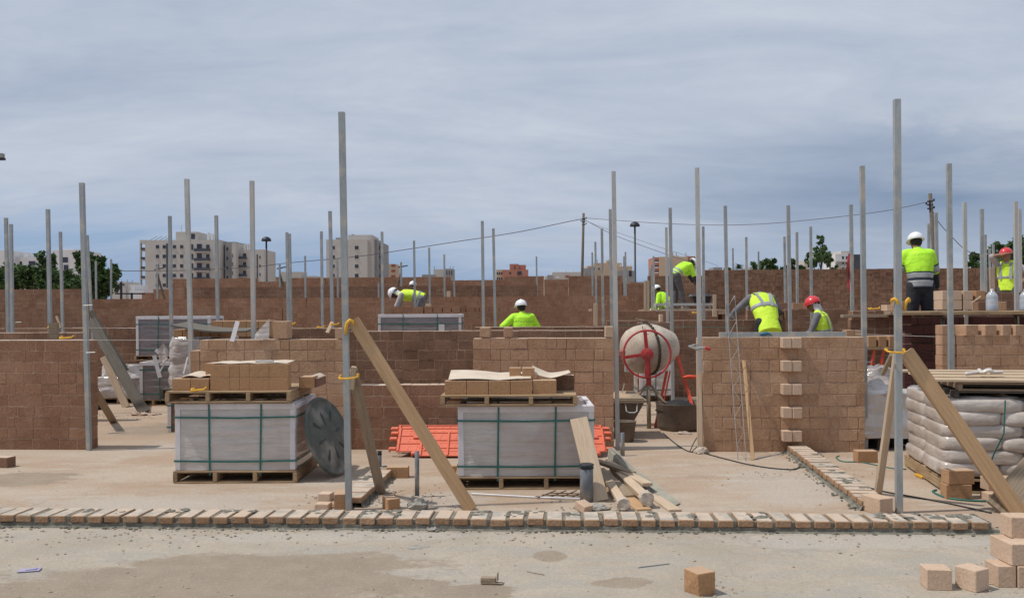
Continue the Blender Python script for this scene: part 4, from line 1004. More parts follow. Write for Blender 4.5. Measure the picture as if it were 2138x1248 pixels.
B = MB(); B.box(X_(101, 11), X_(119, 11), 11.0, 11.05, wall_h(110, 709, 9.6)-.02, wall_h(110, 709, 9.6)+.17); tag(B.build('timber_offcut', 'wood_old'), 'grey board end standing behind the reddish wall under the yellow clamp', 'timber')
# sprung clamps of grey metal
B = MB(); c = at(1462, 726, 9.3); B.capsule([c+Vector((-.11, 0, .015)), c+Vector((-.03, -.01, -.01))], [.014, .02]); B.capsule([c+Vector((-.03, -.01, 0)), c+Vector((.05, -.02, 0))], [.014, .012]); B.tube([c+Vector((-.11, 0, .02)), c+Vector((-.06, -.02, .035)), c+Vector((-.02, -.01, .03))], .007)
rs = thing('spring_clamp', 'sprung metal clamp with a pink handle on the tall light post right of the mixer', 'clamp', c); B.build('jaw', 'steel', rs, smooth=True)
B = MB(); B.capsule([c+Vector((.05, -.02, 0)), c+Vector((.09, -.02, -.012))], [.015, .017]); B.build('handle', 'red', rs, smooth=True)
for nm, px, py, Y in (('small metal rod sticking out of the tall post at the reddish wall end', 192, 736, 9.7), ('small metal rod through the tall post at the reddish wall end, upper one', 186, 638, 9.7), ('small metal rod at the foot of the close post pair at the left edge', 40, 673, 14.3), ('small metal pin on the blue grey post', 1808, 756, 9.45)):
    B = MB(); c = at(px, py, Y); B.tube([c+Vector((-.05, -.03, 0)), c+Vector((.05, -.03, .006))], .006, 6); tag(B.build('metal_pin', 'steel_light'), nm, 'pin')
# tall pale timber behind the light post right of the mixer, planks by posts
B = MB(); B.beam(gp(1462, 945)+Vector((.0, .02, 0)), at(1459, 704, 9.55), .055, .02); tag(B.build('timber_board', 'wood_pale'), 'pale board standing along the left end of the toothed wall', 'board')
for px, y0, y1, Y, lab in ((1347.5, 586, 648, 21.5, 'left one of two pale boards standing left of the crouching worker'), (1352.5, 586, 648, 21.5, 'right one of two pale boards standing left of the crouching worker'), (1243.5, 633, 679, 13.7, 'pale plank standing at the foot of a thin post behind the tan wall'), (1492, 615, 648, 18.8, 'light upright board right of the trough'), (1492, 646, 661, 15.1, 'short pale board below the trough'), (2072, 558, 606, 13.8, 'pale upright timber behind the water bottle')):
    B = MB(); a = at(px, y0, Y); b_ = at(px, y1, Y); B.beam(b_, a, .07 if Y > 14 else .06, .03); tag(B.build('timber_board', 'wood_pale'), lab, 'board')
prop('pale thin stick leaning on the toothed wall', at(1553, 752, 9.42), gp(1572, 960), .036, .02, 'wood_new', group=None, name='timber_stick')
# grey triangular board at the right, rear
prop('wide grey board leaning behind the foot of the thick right prop', at(2235, 900, 7.0), gp(2092, 1072), .26, .025, 'wood_old', side=(1, .2, .2), group=None, name='timber_board')
# plank leaning on the right strapped load
prop('plank with a shaded upper end leaning on the front of the right strapped load', at(1208, 873, 7.44), gp(1252, 1046), .148, .024, 'wood_pale', group=None, name='timber_board')
TP = 'offcuts of timber heaped right of the strapped load'
def pile(label, a, b, w, t, m, side=(1, 0, 0), nm='timber_offcut'):
    B = MB(); B.beam(a, b, w, t, side, .004); return tag(B.build(nm, m), label, 'timber', TP)
pile('grey thin plank at the back of the timber heap', at(1246, 962, 8.2), gp(1322, 1012)+UP*.10, .07, .03, 'wood_old')
pile('wide plank end sloping down in the middle of the timber heap', at(1248, 980, 7.9), gp(1316, 1042)+UP*.02, .12, .03, 'wood_old')
pile('pale plank lying across the top of the timber heap', at(1268, 965, 8.3), gp(1352, 1034)+UP*.09, .09, .03, 'wood_pale')
pile('tan flat plank at the bottom right of the timber heap', gp(1330, 1012), gp(1410, 1068)+UP*.01, .10, .02, 'wood_pale')
pile('flat tan board under the timber heap', gp(1265, 1010)+UP*.01, gp(1345, 1066)+UP*.008, .12, .018, 'wood_new')
def roundpost(label, a, b, r):
    a, b = Vector(a), Vector(b); d = (b-a).normalized(); rs = thing('footed_plank', label, 'timber', b, TP)
    B = MB(); B.beam(a, b-d*.05, r*1.25, r*.8, (1, 0, .2)); B.build('shaft', 'wood_pale', rs)
    C = MB(); C.tube([b-d*.10, b-d*.07, b-d*.02, b], [r*.68, r*.96, r, r*.9], 14); 
    for i, q in enumerate(C.v): C.v[i] = q+Vector((random.uniform(-1, 1), random.uniform(-1, 1), random.uniform(-1, 1)))*.006
    C.build('cement_foot', 'mortar_pale2', rs)

roundpost('thick plank with a rounded cement foot in the timber heap, right one', at(1280, 975, 8.2), gp(1352, 1062)+UP*.075, .058)
roundpost('thick plank with a broken cement foot in the timber heap, left one', at(1262, 990, 7.9), gp(1302, 1068)+UP*.055, .052)
# leaning grey green board, triangular
B = MB(); pts = [(1272, 968, 8.55), (1275, 934, 8.6), (1281, 934, 8.6), (1322, 975, 8.1), (1362, 1003, 7.6), (1420, 1054, 6.95), (1414, 1064, 6.88), (1378, 1047, 7.15), (1340, 1020, 7.5)]
v1 = [at(*p) for p in pts]
for q in v1: q.z = max(.012, q.z)
n_ = len(v1); B.add(v1+[q+Vector((-.02, .02, -.01)) for q in v1], [tuple(range(n_))[::-1], tuple(range(n_, 2*n_))]+[(i, (i+1) % n_, n_+(i+1) % n_, n_+i) for i in range(n_)])
tag(B.build('timber_board', 'board_grey'), 'big grey green tapered board at the right of the timber heap', 'timber', TP)

# ------------------------------------------------------------------ grey lid
c = Vector((X_(684, 8.22), 8.22, .365)); nrm = Vector((.92, -.27, .33)).normalized()
Rl = nrm.to_track_quat('Z', 'Y').to_matrix()
rs = thing('tank_lid', 'big round dark grey lid leaning on the side of the left strapped load', 'lid', c-UP*.36)
B = MB(); B.lathe([(.355, -.016), (.372, -.010), (.375, .004), (.368, .016), (.352, .018), (.345, .010), (.30, .014), (.10, .020), (.001, .022)], 48, c, Rl); B.build('disc', 'lid', rs, smooth=True)
B = MB()
for i in range(8):
    a = i*PI/4+.2; r1, r2 = (.10, .15)[i % 2], (.20, .24)[i % 2]
    p = lambda r, da: c+Rl@Vector((r*math.cos(a+da), r*math.sin(a+da), .022))
    B.add([p(r1, -.03), p(r2, -.07), p(r2+.03, 0), p(r2, .07), p(r1, .03)]+[p(r1, -.03)-nrm*.02, p(r2, -.07)-nrm*.02, p(r2+.03, 0)-nrm*.02, p(r2, .07)-nrm*.02, p(r1, .03)-nrm*.02], [(0, 1, 2, 3, 4), (9, 8, 7, 6, 5)]+[(k, k+5, (k+1) % 5+5, (k+1) % 5) for k in range(5)])
B.build('rib', 'lid_rib', rs)
# ------------------------------------------------------------------ pipes
def pipe(label, px, ytop, ybase, r, cap=0, m='pvc'):
    g = gp(px, ybase); t = at(px, ytop, g.y).z; rs = thing('plastic_pipe', label, 'pipe', g, 'grey plastic pipes standing out of the slab')
    B = MB(); B.lathe([(r, -.01), (r, t), (r-.004, t+.001), (r-.004, t-.06)], 24, g); B.build('pipe', m, rs, smooth=True)
    if cap:
        C = MB(); C.lathe([(r+.002, t-.035), (r+.006, t-.028), (r+.002, t-.02)], 24, g); C.lathe([(r+.003, t-.008), (r+.007, t), (r-.001, t+.004)], 24, g, Matrix.Rotation(.05, 3, 'X')); C.build('collar', 'lamp_metal', rs, smooth=True)
pipe('thick grey pipe with a torn collar right of the strapped load', 1225, 968, 1046, .053, 1)
pipe('slim grey pipe standing alone left of the long sawn prop', 871, 941, 1037, .0185)
pipe('slim grey pipe behind the weathered prop', 793, 941, 992, .0175, 1)
pipe('slim grey pipe beside the foot of the tall post left of the mixer', 1300, 903, 951, .022)
# ------------------------------------------------------------------ orange scaffold decks
def deck(label, x0, x1, Y, ya, za, yb, zb, n=3, stud=1, hooks=True):
    A = Vector((X_(x0, Y), ya, za)); R_ = Vector((X_(x1, Y), ya-.035*(X_(x1, Y)-X_(x0, Y)), za)); d = (R_-A).normalized(); Ln = (R_-A).length; sl = Vector((0, yb-ya, zb-za)); W_ = sl.length; sl.normalize(); nr = d.cross(sl).normalized()
    Rm = Matrix((d, sl, nr)).transposed(); rs = thing('scaffold_deck', label, 'scaffold deck', A, 'orange scaffold decks against the low wall')
    B = MB(); B.obox(A+d*Ln/2+sl*W_/2, (Ln, W_, .012), Rm, .5, .002); B.build('panel', 'orange', rs)
    C = MB()
    for i in range(n+1): C.obox(A+d*Ln/2+sl*(W_*i/n)+nr*.008, (Ln, .010, .014), Rm, .5, .003)
    for x in (.02, Ln-.02, .3): C.obox(A+d*x+sl*W_/2+nr*.012, (.02, W_, .02), Rm, .5, .003)
    C.build('rib', 'orange', rs)
    if stud:
        S = MB()
        for i in range(n):
            k = 0
            while .12+k*.085 < Ln-.1:
                for dz in (.33, .66): S.lathe([(.009, 0), (.007, .006), (.002, .0065)], 6, A+d*(.12+k*.085+(.012 if dz > .5 else 0))+sl*(W_*(i+dz)/n)+nr*.006, Rm)
                k += 1
        S.build('anti_slip_bump', 'orange_light', rs)
    if hooks:
        for x, sg in ((0, -1), (Ln, 1)):
            for f in (.12, .8): H = MB(); H.obox(A+d*(x+sg*.035)+sl*(W_*f)+nr*.004, (.07, .035, .03), Rm, .5, .004); H.obox(A+d*(x+sg*.07)+sl*(W_*f)-nr*.01, (.018, .035, .045), Rm, .5, .004); H.build('hook', 'orange', rs)

deck('rear orange scaffold deck whose row of ribs tops the stack', 826, 1258, 9.35, 9.40, .14, 9.56, .275, 3)
deck('orange scaffold deck with its hooks sticking out at both ends', 826, 1262, 9.25, 9.20, .055, 9.50, .25, 3)
deck('shorter front orange scaffold deck starting behind the long prop', 872, 1235, 9.15, 9.13, .02, 9.42, .215, 3)
# ------------------------------------------------------------------ reinforcement, beam, rods
rs = thing('reinforcement_truss', 'thin zigzag wire reinforcement leaning on the toothed wall', 'wire truss', gp(1550, 962))
a0, a1, b0, b1 = gp(1541, 960), at(1515, 620, 9.62), gp(1558, 962), at(1534, 617, 9.62); B = MB(); B.tube([a0, a1], .0042, 6); B.tube([b0, b1], .0042, 6); B.build('side_wire', 'wire', rs)
B = MB(); pts = []
for i in range(13): t = i/12; pts.append((a0 if i % 2 else b0).lerp(a1 if i % 2 else b1, t))
B.tube(pts, .003, 5); B.build('zigzag_wire', 'wire', rs)
zt4 = wall_h(1640, 702, 9.55)
B = MB(); B.beam(wpt(line_s(1503, 9.55), 9.55, .05)+UP*(zt4+.019), wpt(line_s(1768, 9.55), 9.55, .05)+UP*(zt4+.019), .05, .036, (0, 0, 1)); tag(B.build('steel_post', 'steel'), 'galvanised post lying along the top of the toothed wall', 'post')
c = wpt(line_s(1600, 9.55), 9.55, .03)+UP*(zt4+.03)
B = MB(); B.ell(c, (.042, .025, .018)); [B.capsule([c+Vector((.02, 0, .0)), c+Vector((.05+.004*k, -.01+.01*k, -.012+.004*k))], [.011, .009], n=8) for k in range(4)]; B.capsule([c, c+Vector((-.055, -.02, -.01))], [.02, .014], n=8)
tag(B.build('work_glove', 'glove_blue', smooth=True), 'blue work glove lying on the toothed wall', 'glove')
B = MB(); B.tube([gp(985, 1033)+UP*.012, gp(1120, 1040)+UP*.01, gp(1235, 1046)+UP*.02], .007, 6); tag(B.build('white_rod', 'glossy_white'), 'shiny white rod lying in front of the right pallet', 'rod')
B = MB()
for i in range(5): B.tube([gp(1122+i*24, 1042-i*.5)+UP*.012, gp(1160+i*22, 1031)+UP*.03], .0045, 5)
for i in range(3): B.tube([gp(1118+i*14, 1040-i*4)+UP*.015, gp(1236, 1044-i*4)+UP*.02], .0045, 5)
tag(B.build('steel_mesh', 'rust'), 'rusty bent steel mesh beside the thick grey pipe', 'steel mesh')
def on_ground_tube(label, name, pts, r, m, cat, lift=None, fl=1):
    P = [gp(x, y)+UP*(r if lift is None else lift) for x, y in pts]
    # smooth
    Q = []
    for i in range(len(P)-1):
        p0, p1, p2, p3 = P[max(i-1, 0)], P[i], P[i+1], P[min(i+2, len(P)-1)]
        for k in range(6):
            t = k/6; Q.append(.5*((2*p1)+(p2-p0)*t+(2*p0-5*p1+4*p2-p3)*t*t+(3*p1-p0-3*p2+p3)*t**3))
    Q.append(P[-1]); B = MB(); B.tube(Q, r, 6)
    return tag(B.build(name, m, smooth=True), label, cat)
on_ground_tube('dark cable snaking from the light post across the slab to the right', 'cable', [(1385, 905), (1412, 928), (1438, 943), (1462, 945), (1500, 955), (1560, 970), (1610, 978), (1655, 981), (1672, 976), (1700, 980), (1750, 998), (1800, 1015), (1850, 1028), (1900, 1037), (1980, 1052), (2070, 1072)], .0065, 'cable', 'cable')
on_ground_tube('short thin grey wire lying on the front slab', 'wire', [(1332, 1185), (1365, 1181), (1397, 1177)], .004, 'steel', 'wire')
on_ground_tube('loose green strap lying left of the brown block at the blue grey post', 'packing_strap', [(1752, 952), (1746, 956), (1760, 964), (1800, 966), (1840, 974), (1868, 979), (1892, 980)], .006, 'strap', 'strap')
on_ground_tube('loose green strap curling round in front of the bags', 'packing_strap', [(1955, 1024), (1948, 1028), (1975, 1040), (2020, 1046), (2080, 1048)], .008, 'strap', 'strap')
on_ground_tube('twig on the front slab left of the grey splash', 'twig', [(1100, 1193), (1118, 1197), (1136, 1200)], .003, 'wood_old', 'twig')
on_ground_tube('thin white string on the slab at the foot of the toothed wall', 'string', [(1572, 958), (1600, 953), (1640, 948)], .003, 'string', 'string')
# cables by the light post foot
B = MB(); a = gp(1440, 943); B.tube([a, a+Vector((.04, .02, .08)), at(1458, 908, a.y)], .005, 6); B.tube([a+Vector((.02, 0, 0)), at(1457, 930, a.y), at(1466, 921, a.y)], .005, 6); tag(B.build('cable', 'cable'), 'cable ends curling up beside the foot of the tall light post', 'cable')
# purple litter
B = MB(); c = gp(62, 1191); B.obox(c+UP*.006, (.12, .07, .005), rz(.25), .5, .002); B.obox(c+Vector((.01, 0, .011)), (.06, .03, .004), rz(.3), .5, .001); tag(B.build('plastic_scrap', 'pigment'), 'faded purple scrap lying flat on the front slab', 'scrap')
B = MB(); c = gp(1020, 1218); R = rz(-.12); B.obox(c+UP*.02, (.085, .04, .034), R, .5, .002); B.obox(c+Vector((.05, -.012, .008)), (.06, .03, .004), R, .5, .001); B.obox(c+Vector((.052, 0, .04)), (.004, .04, .045), R, .5, .001); tag(B.build('metal_bracket', 'wood_old'), 'small bent metal bracket lying on the wet stain', 'bracket')
# lumps and crumbs
def lump(label, px, py, r, n=5, m='mortar_pale2', name='cement_lump', cat='cement lump', sq=.6, seed=0):
    rnd = random.Random(seed); B = MB(); c = gp(px, py)
    for i in range(n): blob_mesh(B, c+Vector((rnd.uniform(-1, 1)*r*1.3, rnd.uniform(-.6, .6)*r, 0)) if i else c, r*rnd.uniform(.35, .75) if i else r, seed*50+i, sq, 7)
    tag(B.build(name, m), label, cat)

lump('big grey cement lump behind the front course', 878, 1062, .065, 2, 'mortar_grey2', seed=1, sq=.8); 
lump('crumbly pale cement lump right of the big grey one', 898, 1062, .035, 5, seed=2)
lump('rubble of mortar round the foot of the weathered prop', 812, 1028, .04, 16, seed=3, sq=.5)
lump('rubble round the foot of the slim lone pipe', 868, 1040, .03, 14, seed=4, sq=.4)
lump('flat grey mortar splash on the front slab', 868, 1142, .05, 3, 'mortar_grey2', 'mortar_splash', 'mortar splash', .07, seed=5)
lump('mortar heaped round the thick grey pipe', 1245, 1062, .07, 14, 'mortar_grey2', seed=6, sq=.35)
lump('cement skirt at the foot of the tall light post', 1466, 946, .06, 6, seed=7, sq=.7)
lump('rubble under the end of the grey green board', 1276, 962, .05, 6, seed=8, sq=.6)
lump('sand and mortar spilled in front of the mortar tub', 1425, 905, .07, 12, seed=9, sq=.25)
lump('mortar crumbs against the front course, left of the middle', 588, 1108, .02, 6, 'mortar_grey2', seed=10)
lump('mortar crumbs against the front course, by the big grey lump', 905, 1108, .03, 8, 'mortar_grey2', seed=11)
B = MB(); rnd = random.Random(5)
for i in range(420):
    px, py = rnd.uniform(-40, 2180), 1248-330*rnd.random()**1.5
    c = gp(px, py); r = rnd.choice((.0025, .003, .004, .005, .009))*rnd.uniform(.7, 1.3)
    blob_mesh(B, (c.x, c.y, 0), r, i, .55, 3)
for cx_, cy_, s_, k in ((760, 1045, .25, 120), (840, 1040, .3, 110), (1500, 1230, .08, 30), (1640, 985, .3, 60), (2090, 1215, .2, 60), (1240, 1060, .25, 80), (200, 1112, .8, 90), (1500, 1112, 1.5, 260), (500, 1108, 1.5, 240), (1250, 880, .5, 60), (240, 870, .4, 60)):
    c0 = gp(cx_, cy_)
    for i in range(k): blob_mesh(B, (c0.x+rnd.gauss(0, s_), c0.y+rnd.gauss(0, min(s_, .18)), 0), rnd.uniform(.003, .013), i+999, .55, 3)
tag(B.build('gravel', 'grit'), 'small crumbs and grit scattered over the slab', 'gravel', kind='stuff')
# ------------------------------------------------------------------ builder's lines
def line(label, a, b, r=.0022, sag=0, m='string', name='string_line', cat='string line', group='builder lines stretched between the posts'):
    a, b = Vector(a), Vector(b); P = [a.lerp(b, i/16)-UP*(sag*4*(i/16)*(1-i/16)) for i in range(17)]; B = MB(); B.tube(P, r, 5); return tag(B.build(name, m), label, cat, group)
line('pale string line over the top of the reddish wall', at(-50, 711, 9.6), at(416, 709, 9.5))
line('pale string line farther back over the walls at the left', at(150, 684, 13), at(284, 685, 13), .003)
line('green string line behind the mixer drum', at(1282, 678, 14), at(1560, 685, 13.9), .004, m='strap')
line('pale string line in front of the dark recess', at(1785, 697, 11.8), at(1966, 703, 11), .0025)
# ------------------------------------------------------------------ cement mixer
YM = 11.2
mc = at(1351, 739, YM); mg = Vector((mc.x, mc.y+.1, 0))
mix_r = thing('cement_mixer', 'cement mixer with a grey drum and a red hand wheel between the tan walls', 'cement mixer', mg)
ax = Vector((.93, .30, .10)).normalized(); dc = mc+Vector((-.19, .36, .02)); Rd = ax.to_track_quat('Z', 'Y').to_matrix()
B = MB(); B.lathe([(.001, -.06), (.12, -.055), (.22, -.02), (.275, .04), (.31, .13), (.325, .26), (.322, .34), (.30, .43), (.24, .55), (.185, .64), (.178, .655), (.165, .64), (.22, .54), (.28, .42)], 40, dc, Rd); B.build('drum', 'drum', mix_r, smooth=True)
B = MB(); B.lathe([(.324, .27), (.34, .272), (.34, .30), (.324, .302)], 40, dc, Rd)
for i in range(40):
    a = 2*PI*i/40; B.obox(dc+Rd@Vector((.343*math.cos(a), .343*math.sin(a), .286)), (.02, .012, .026), Rd@rz(a))
B.build('ring_gear', 'wood_dark', mix_r)
wr = .298; B = MB(); B.tube([mc+Vector((wr*math.cos(a), 0, wr*math.sin(a))) for a in [i*2*PI/48 for i in range(49)]], .0135, 8, False); B.build('hand_wheel', 'red', mix_r, smooth=True)
B = MB()
for a, w in ((1.66, .045), (3.28, .04), (4.7, .055)):
    B.beam(mc+Vector((.03*math.cos(a), -.005, .03*math.sin(a))), mc+Vector((wr*math.cos(a), -.005, wr*math.sin(a))), w, .018, (0, 0, 1) if abs(math.cos(a)) > .7 else (1, 0, 0))
B.lathe([(.078, -.02), (.078, .02), (.03, .035), (.03, .05), (.001, .05)], 20, mc, Matrix.Rotation(PI/2, 3, 'X')); B.build('wheel_spoke', 'red', mix_r)
B = MB(); B.beam(mc+Vector((.01, .03, -.05)), mc+Vector((.03, .06, -.42)), .06, .05); B.build('yoke', 'red', mix_r); B = MB(); B.beam(mc+Vector((-.28, .05, .0)), mc+Vector((-.40, .1, .01)), .07, .09, (0, 0, 1)); B.obox(mc+Vector((-.35, .3, -.02)), (.09, .4, .05)); B.build('motor_arm', 'red', mix_r)
B = MB(); B.tube([mc+Vector((.02, .05, -.4)), Vector((mc.x+.03, mc.y+.06, .0))], .028, 10); B.tube([mc+Vector((.02, .05, -.36)), mc+Vector((-.17, .10, -.62)), Vector((mc.x-.32, mc.y+.3, 0))], .02, 8); B.tube([mc+Vector((.06, .05, -.40)), mc+Vector((.2, .0, -.6)), mc+Vector((.34, -.02, -.68))], .02, 8); B.build('stand', 'wood_old', mix_r, smooth=True)
B = MB(); B.beam(at(1392, 775, YM+.6), gp(1368, 892), .035, .03); B.build('leg', 'red_orange', mix_r); B = MB(); B.beam(at(1399, 775, YM+.62), at(1377, 880, YM+.1), .02, .03); B.build('brace_bar', 'red_orange', mix_r)
B = MB(); B.beam(at(1412, 735, YM+.5), at(1446, 850, YM+.1), .04, .03); B.build('leg', 'red_orange', mix_r)
B = MB(); B.beam(mc+Vector((-.03, .2, .35)), mc+Vector((.05, .2, .0)), .012, .012); B.build('brace_rod', 'steel', mix_r); B = MB(); B.beam(mc+Vector((.0, .18, .33)), mc+Vector((.08, .18, -.05)), .01, .01); B.build('brace_rod', 'steel', mix_r)
B = MB(); B.tube([at(1425, 788, YM+.2), at(1436, 786, YM+.2), at(1464, 787, YM+.2)], [.012, .025, .02], 7); tag(B.build('cord_bundle', 'red_orange', smooth=True), 'orange bundle of cord hanging right of the mixer leg', 'cord')
B = MB(); B.box(X_(1305, 12.6), X_(1312, 12.6)+.02, 12.6, 12.7, .62, .90); B.tube([at(1304, 800, 12.6), at(1301, 812, 12.6), at(1298, 822, 12.6)], .008); tag(B.build('switch_box', 'steel_light'), 'small grey switch box behind the opening left of the mixer', 'switch box')
# mortar skip with sand
Ys = 10.35
def tapered(x0, x1, y0, y1, z0, z1, tx, ty, t=.02):
    B = MB(); o = [(x0+tx, y0+ty, z0), (x1-tx, y0+ty, z0), (x1-tx, y1-ty, z0), (x0+tx, y1-ty, z0), (x0, y0, z1), (x1, y0, z1), (x1, y1, z1), (x0, y1, z1)]
    i = [(x0+t, y0+t, z1), (x1-t, y0+t, z1), (x1-t, y1-t, z1), (x0+t, y1-t, z1), (x0+tx+t, y0+ty+t, z0+.05), (x1-tx-t, y0+ty+t, z0+.05), (x1-tx-t, y1-ty-t, z0+.05), (x0+tx+t, y1-ty-t, z0+.05)]
    B.add(o+i, [(3, 2, 1, 0), (0, 1, 5, 4), (1, 2, 6, 5), (2, 3, 7, 6), (3, 0, 4, 7), (4, 5, 9, 8), (5, 6, 10, 9), (6, 7, 11, 10), (7, 4, 8, 11), (8, 9, 13, 12), (9, 10, 14, 13), (10, 11, 15, 14), (11, 8, 12, 15), (12, 13, 14, 15)]); return B
x1s = X_(1347, Ys)
rs = thing('mortar_skip', 'dark tapered mortar skip heaped with sand left of the mixer legs', 'skip', (x1s-.4, Ys+.3, .2))
tapered(x1s-.85, x1s, Ys, Ys+.62, .17, .455, .14, .1).build('tray', 'tub', rs)
B = MB(); B.box(x1s-.87, x1s+.012, Ys-.012, Ys+.632, .44, .456); tapered(x1s-.87, x1s+.012, Ys-.015, Ys+.635, .425, .459, 0, 0, .03).build('rim', 'wood_old', rs)
B = MB(); vs = []; n_ = 12
for j in range(n_+1):
    for i in range(n_+1): u_, v_ = i/n_, j/n_; vs.append((x1s-.82+.79*u_, Ys+.03+.56*v_, .43+.10*math.sin(PI*u_)**.7*math.sin(PI*v_)+random.uniform(-.004, .004)))
B.add(vs, [(j*(n_+1)+i, j*(n_+1)+i+1, (j+1)*(n_+1)+i+1, (j+1)*(n_+1)+i) for j in range(n_) for i in range(n_)]); B.build('sand', 'sand', rs, smooth=True)
hx = X_(1317, Ys); B = MB(); B.tube([(hx-.07, Ys+.01, .42), (hx-.06, Ys-.03, .33), (hx-.03, Ys-.035, .315), (hx+.03, Ys-.035, .315), (hx+.06, Ys-.03, .33), (hx+.07, Ys+.01, .42)], .008, 6); B.build('handle', 'steel_light', rs)

for a in (x1s-.2, x1s-.65):
    for b_ in (Ys+.15, Ys+.5): B = MB(); B.beam((a, b_, 0), (a, b_, .18), .03, .03); B.build('foot', 'tub', rs)
g = gp(1304, 921)
B = MB(); B.lathe([(.001, 0), (.10, 0), (.135, .23), (.14, .235), (.128, .23), (.095, .03)], 24, g); tag(B.build('bucket', 'tub', smooth=True), 'dusty bucket half hidden behind the tall post left of the mixer', 'bucket')
# mortar tub
g = gp(1432, 903); rs = thing('mortar_tub', 'large dusty rubber tub of dark mortar right of the mixer legs', 'tub', g)
B = MB(); B.lathe([(.001, 0), (.27, 0), (.30, .06), (.315, .32), (.325, .335), (.305, .33), (.29, .1), (.001, .06)], 36, g+Vector((0, .3, 0)), None, .5, 1.0, .9); B.build('tub_wall', 'tub', rs, smooth=True)
B = MB(); B.lathe([(.30, .24), (.22, .29), (.13, .345), (.06, .375), (.001, .38)], 20, g+Vector((-.03, .3, 0)), None, .5, 1, .85); B.build('mortar', 'black', rs, smooth=True)
# ------------------------------------------------------------------ planks, trestles, small things at the right
YP = 11.6
zpl = at(1990, 650, YP).z
for k in range(4):
    y = YP+.02+k*.30; B = MB(); B.beam(Vector((X_(1884, YP)+(-.02 if k else 0), y+.14, zpl-.023)), Vector((X_(2300, YP), y+.09, zpl-.023)), .285, .045, (0, 1, 0), .004)
    tag(B.build('scaffold_plank', ('wood_pallet', 'wood_old', 'wood_pallet', 'wood_old')[k]), 'thick scaffold plank below the worker with grey banded jacket, '+('front one', 'second from the front', 'third from the front', 'rear one')[k], 'plank', 'scaffold planks at the right')
B = MB(); B.beam(Vector((X_(1790, YP), YP+.55, zpl-.06)), Vector((X_(1886, YP), YP+.5, zpl-.06)), .14, .04, (0, 1, 0)); tag(B.build('scaffold_plank', 'wood_old'), 'plank end reaching left past the right tall post', 'plank', 'scaffold planks at the right')
for x in (X_(1975, YP), X_(2220, YP)):
    rs = thing('trestle', 'metal trestle hidden in the dark recess under the plank, '+('left one' if x < 6.0 else 'right one'), 'trestle', (x, YP+.6, 0)); 
    for s_ in (-1, 1):
        for t_ in (-1, 1): B = MB(); B.beam((x+s_*.12, YP+.6+t_*.5, 0), (x, YP+.6+t_*.5, zpl-.05), .03, .03); B.build('leg', 'tub', rs)
    B = MB(); B.beam((x, YP+.05, zpl-.065), (x, YP+1.15, zpl-.065), .04, .03); B.build('top_bar', 'tub', rs)
PP = 'pale blocks stacked on the plank'
Yb = 12.35
for lv in (0, 1):
    for i, x in enumerate((1958, 1979, 2002, 2027)):
        if lv == 0 and i == 3: continue
        o = block(0, 0, 'pale block stacked behind the plank, %s layer, %s from left' % (('lower', 'upper')[lv], ordn[i]), (.13, .25, .128), m='block_pale' if i < 3 else 'block_brown', tone=random.uniform(.1, .6), group=PP, pos=(X_(x+10, Yb)+.0, Yb, zpl+.02+lv*.132), rot=random.uniform(-.04, .04))
block(0, 0, 'block behind the plank left of the banded jacket worker, half behind the post', (.14, .2, .17), m='block_brown', tone=.7, group=PP, pos=(X_(1886, 12.2), 12.35, zpl-.03))
block(0, 0, 'pale block end under the yellow clamp left of the right tall post', (.08, .2, .12), m='block_pale', tone=.1, group=PP, pos=(X_(1861, 12.2), 12.35, zpl-.03))
block(0, 0, 'pale block right of the water bottle', (.16, .2, .125), m='block', tone=.95, group=PP, pos=(X_(2094, 12.3), 12.45, zpl+.0))
block(0, 0, 'block directly behind the water bottle', (.13, .2, .125), m='block_dark', tone=.7, group=PP, pos=(X_(2052, 12.6), 12.7, zpl+.0))
def bottle(label, px, Y, z, r=.075, h=.29):
    c = Vector((X_(px, Y), Y, z)); rs = thing('water_bottle', label, 'bottle', c)
    B = MB(); B.lathe([(.001, 0), (r*.9, 0), (r, .015), (r*.985, .06), (r, .075), (r*.985, .11), (r, .125), (r*.985, .15), (r*.93, .165), (r, .18), (r*.9, .215), (r*.55, .25), (r*.24, .268), (r*.24, h)], 28, c); B.build('bottle_body', 'bottle', rs, smooth=True)
    B = MB(); B.lathe([(.001, .006), (r*.93, .006), (r*.94, .055), (r*.94, .075), (.001, .076)], 24, c); B.build('water', 'water', rs, smooth=True)
    B = MB(); B.lathe([(r*.27, h-.022), (r*.27, h+.002), (.001, h+.003)], 16, c); B.build('cap', 'helmet_white', rs, smooth=True)
bottle('big clear water bottle with blue bottom standing on the plank', 2071, 11.85, zpl+.001)
bottle('second water bottle on the plank cut by the right picture edge', 2141, 12.1, zpl+.001)
B = MB(); c = at(2048, 618, 12.0); B.tube([at(2031, 648, 12.0), at(2029, 632, 12.0), at(2048, 619, 12.0)], [.005, .006, .012], 7); tag(B.build('trowel', 'wood_pale'), 'trowel stuck upright with its pale handle sloping, left of the water bottle', 'trowel')
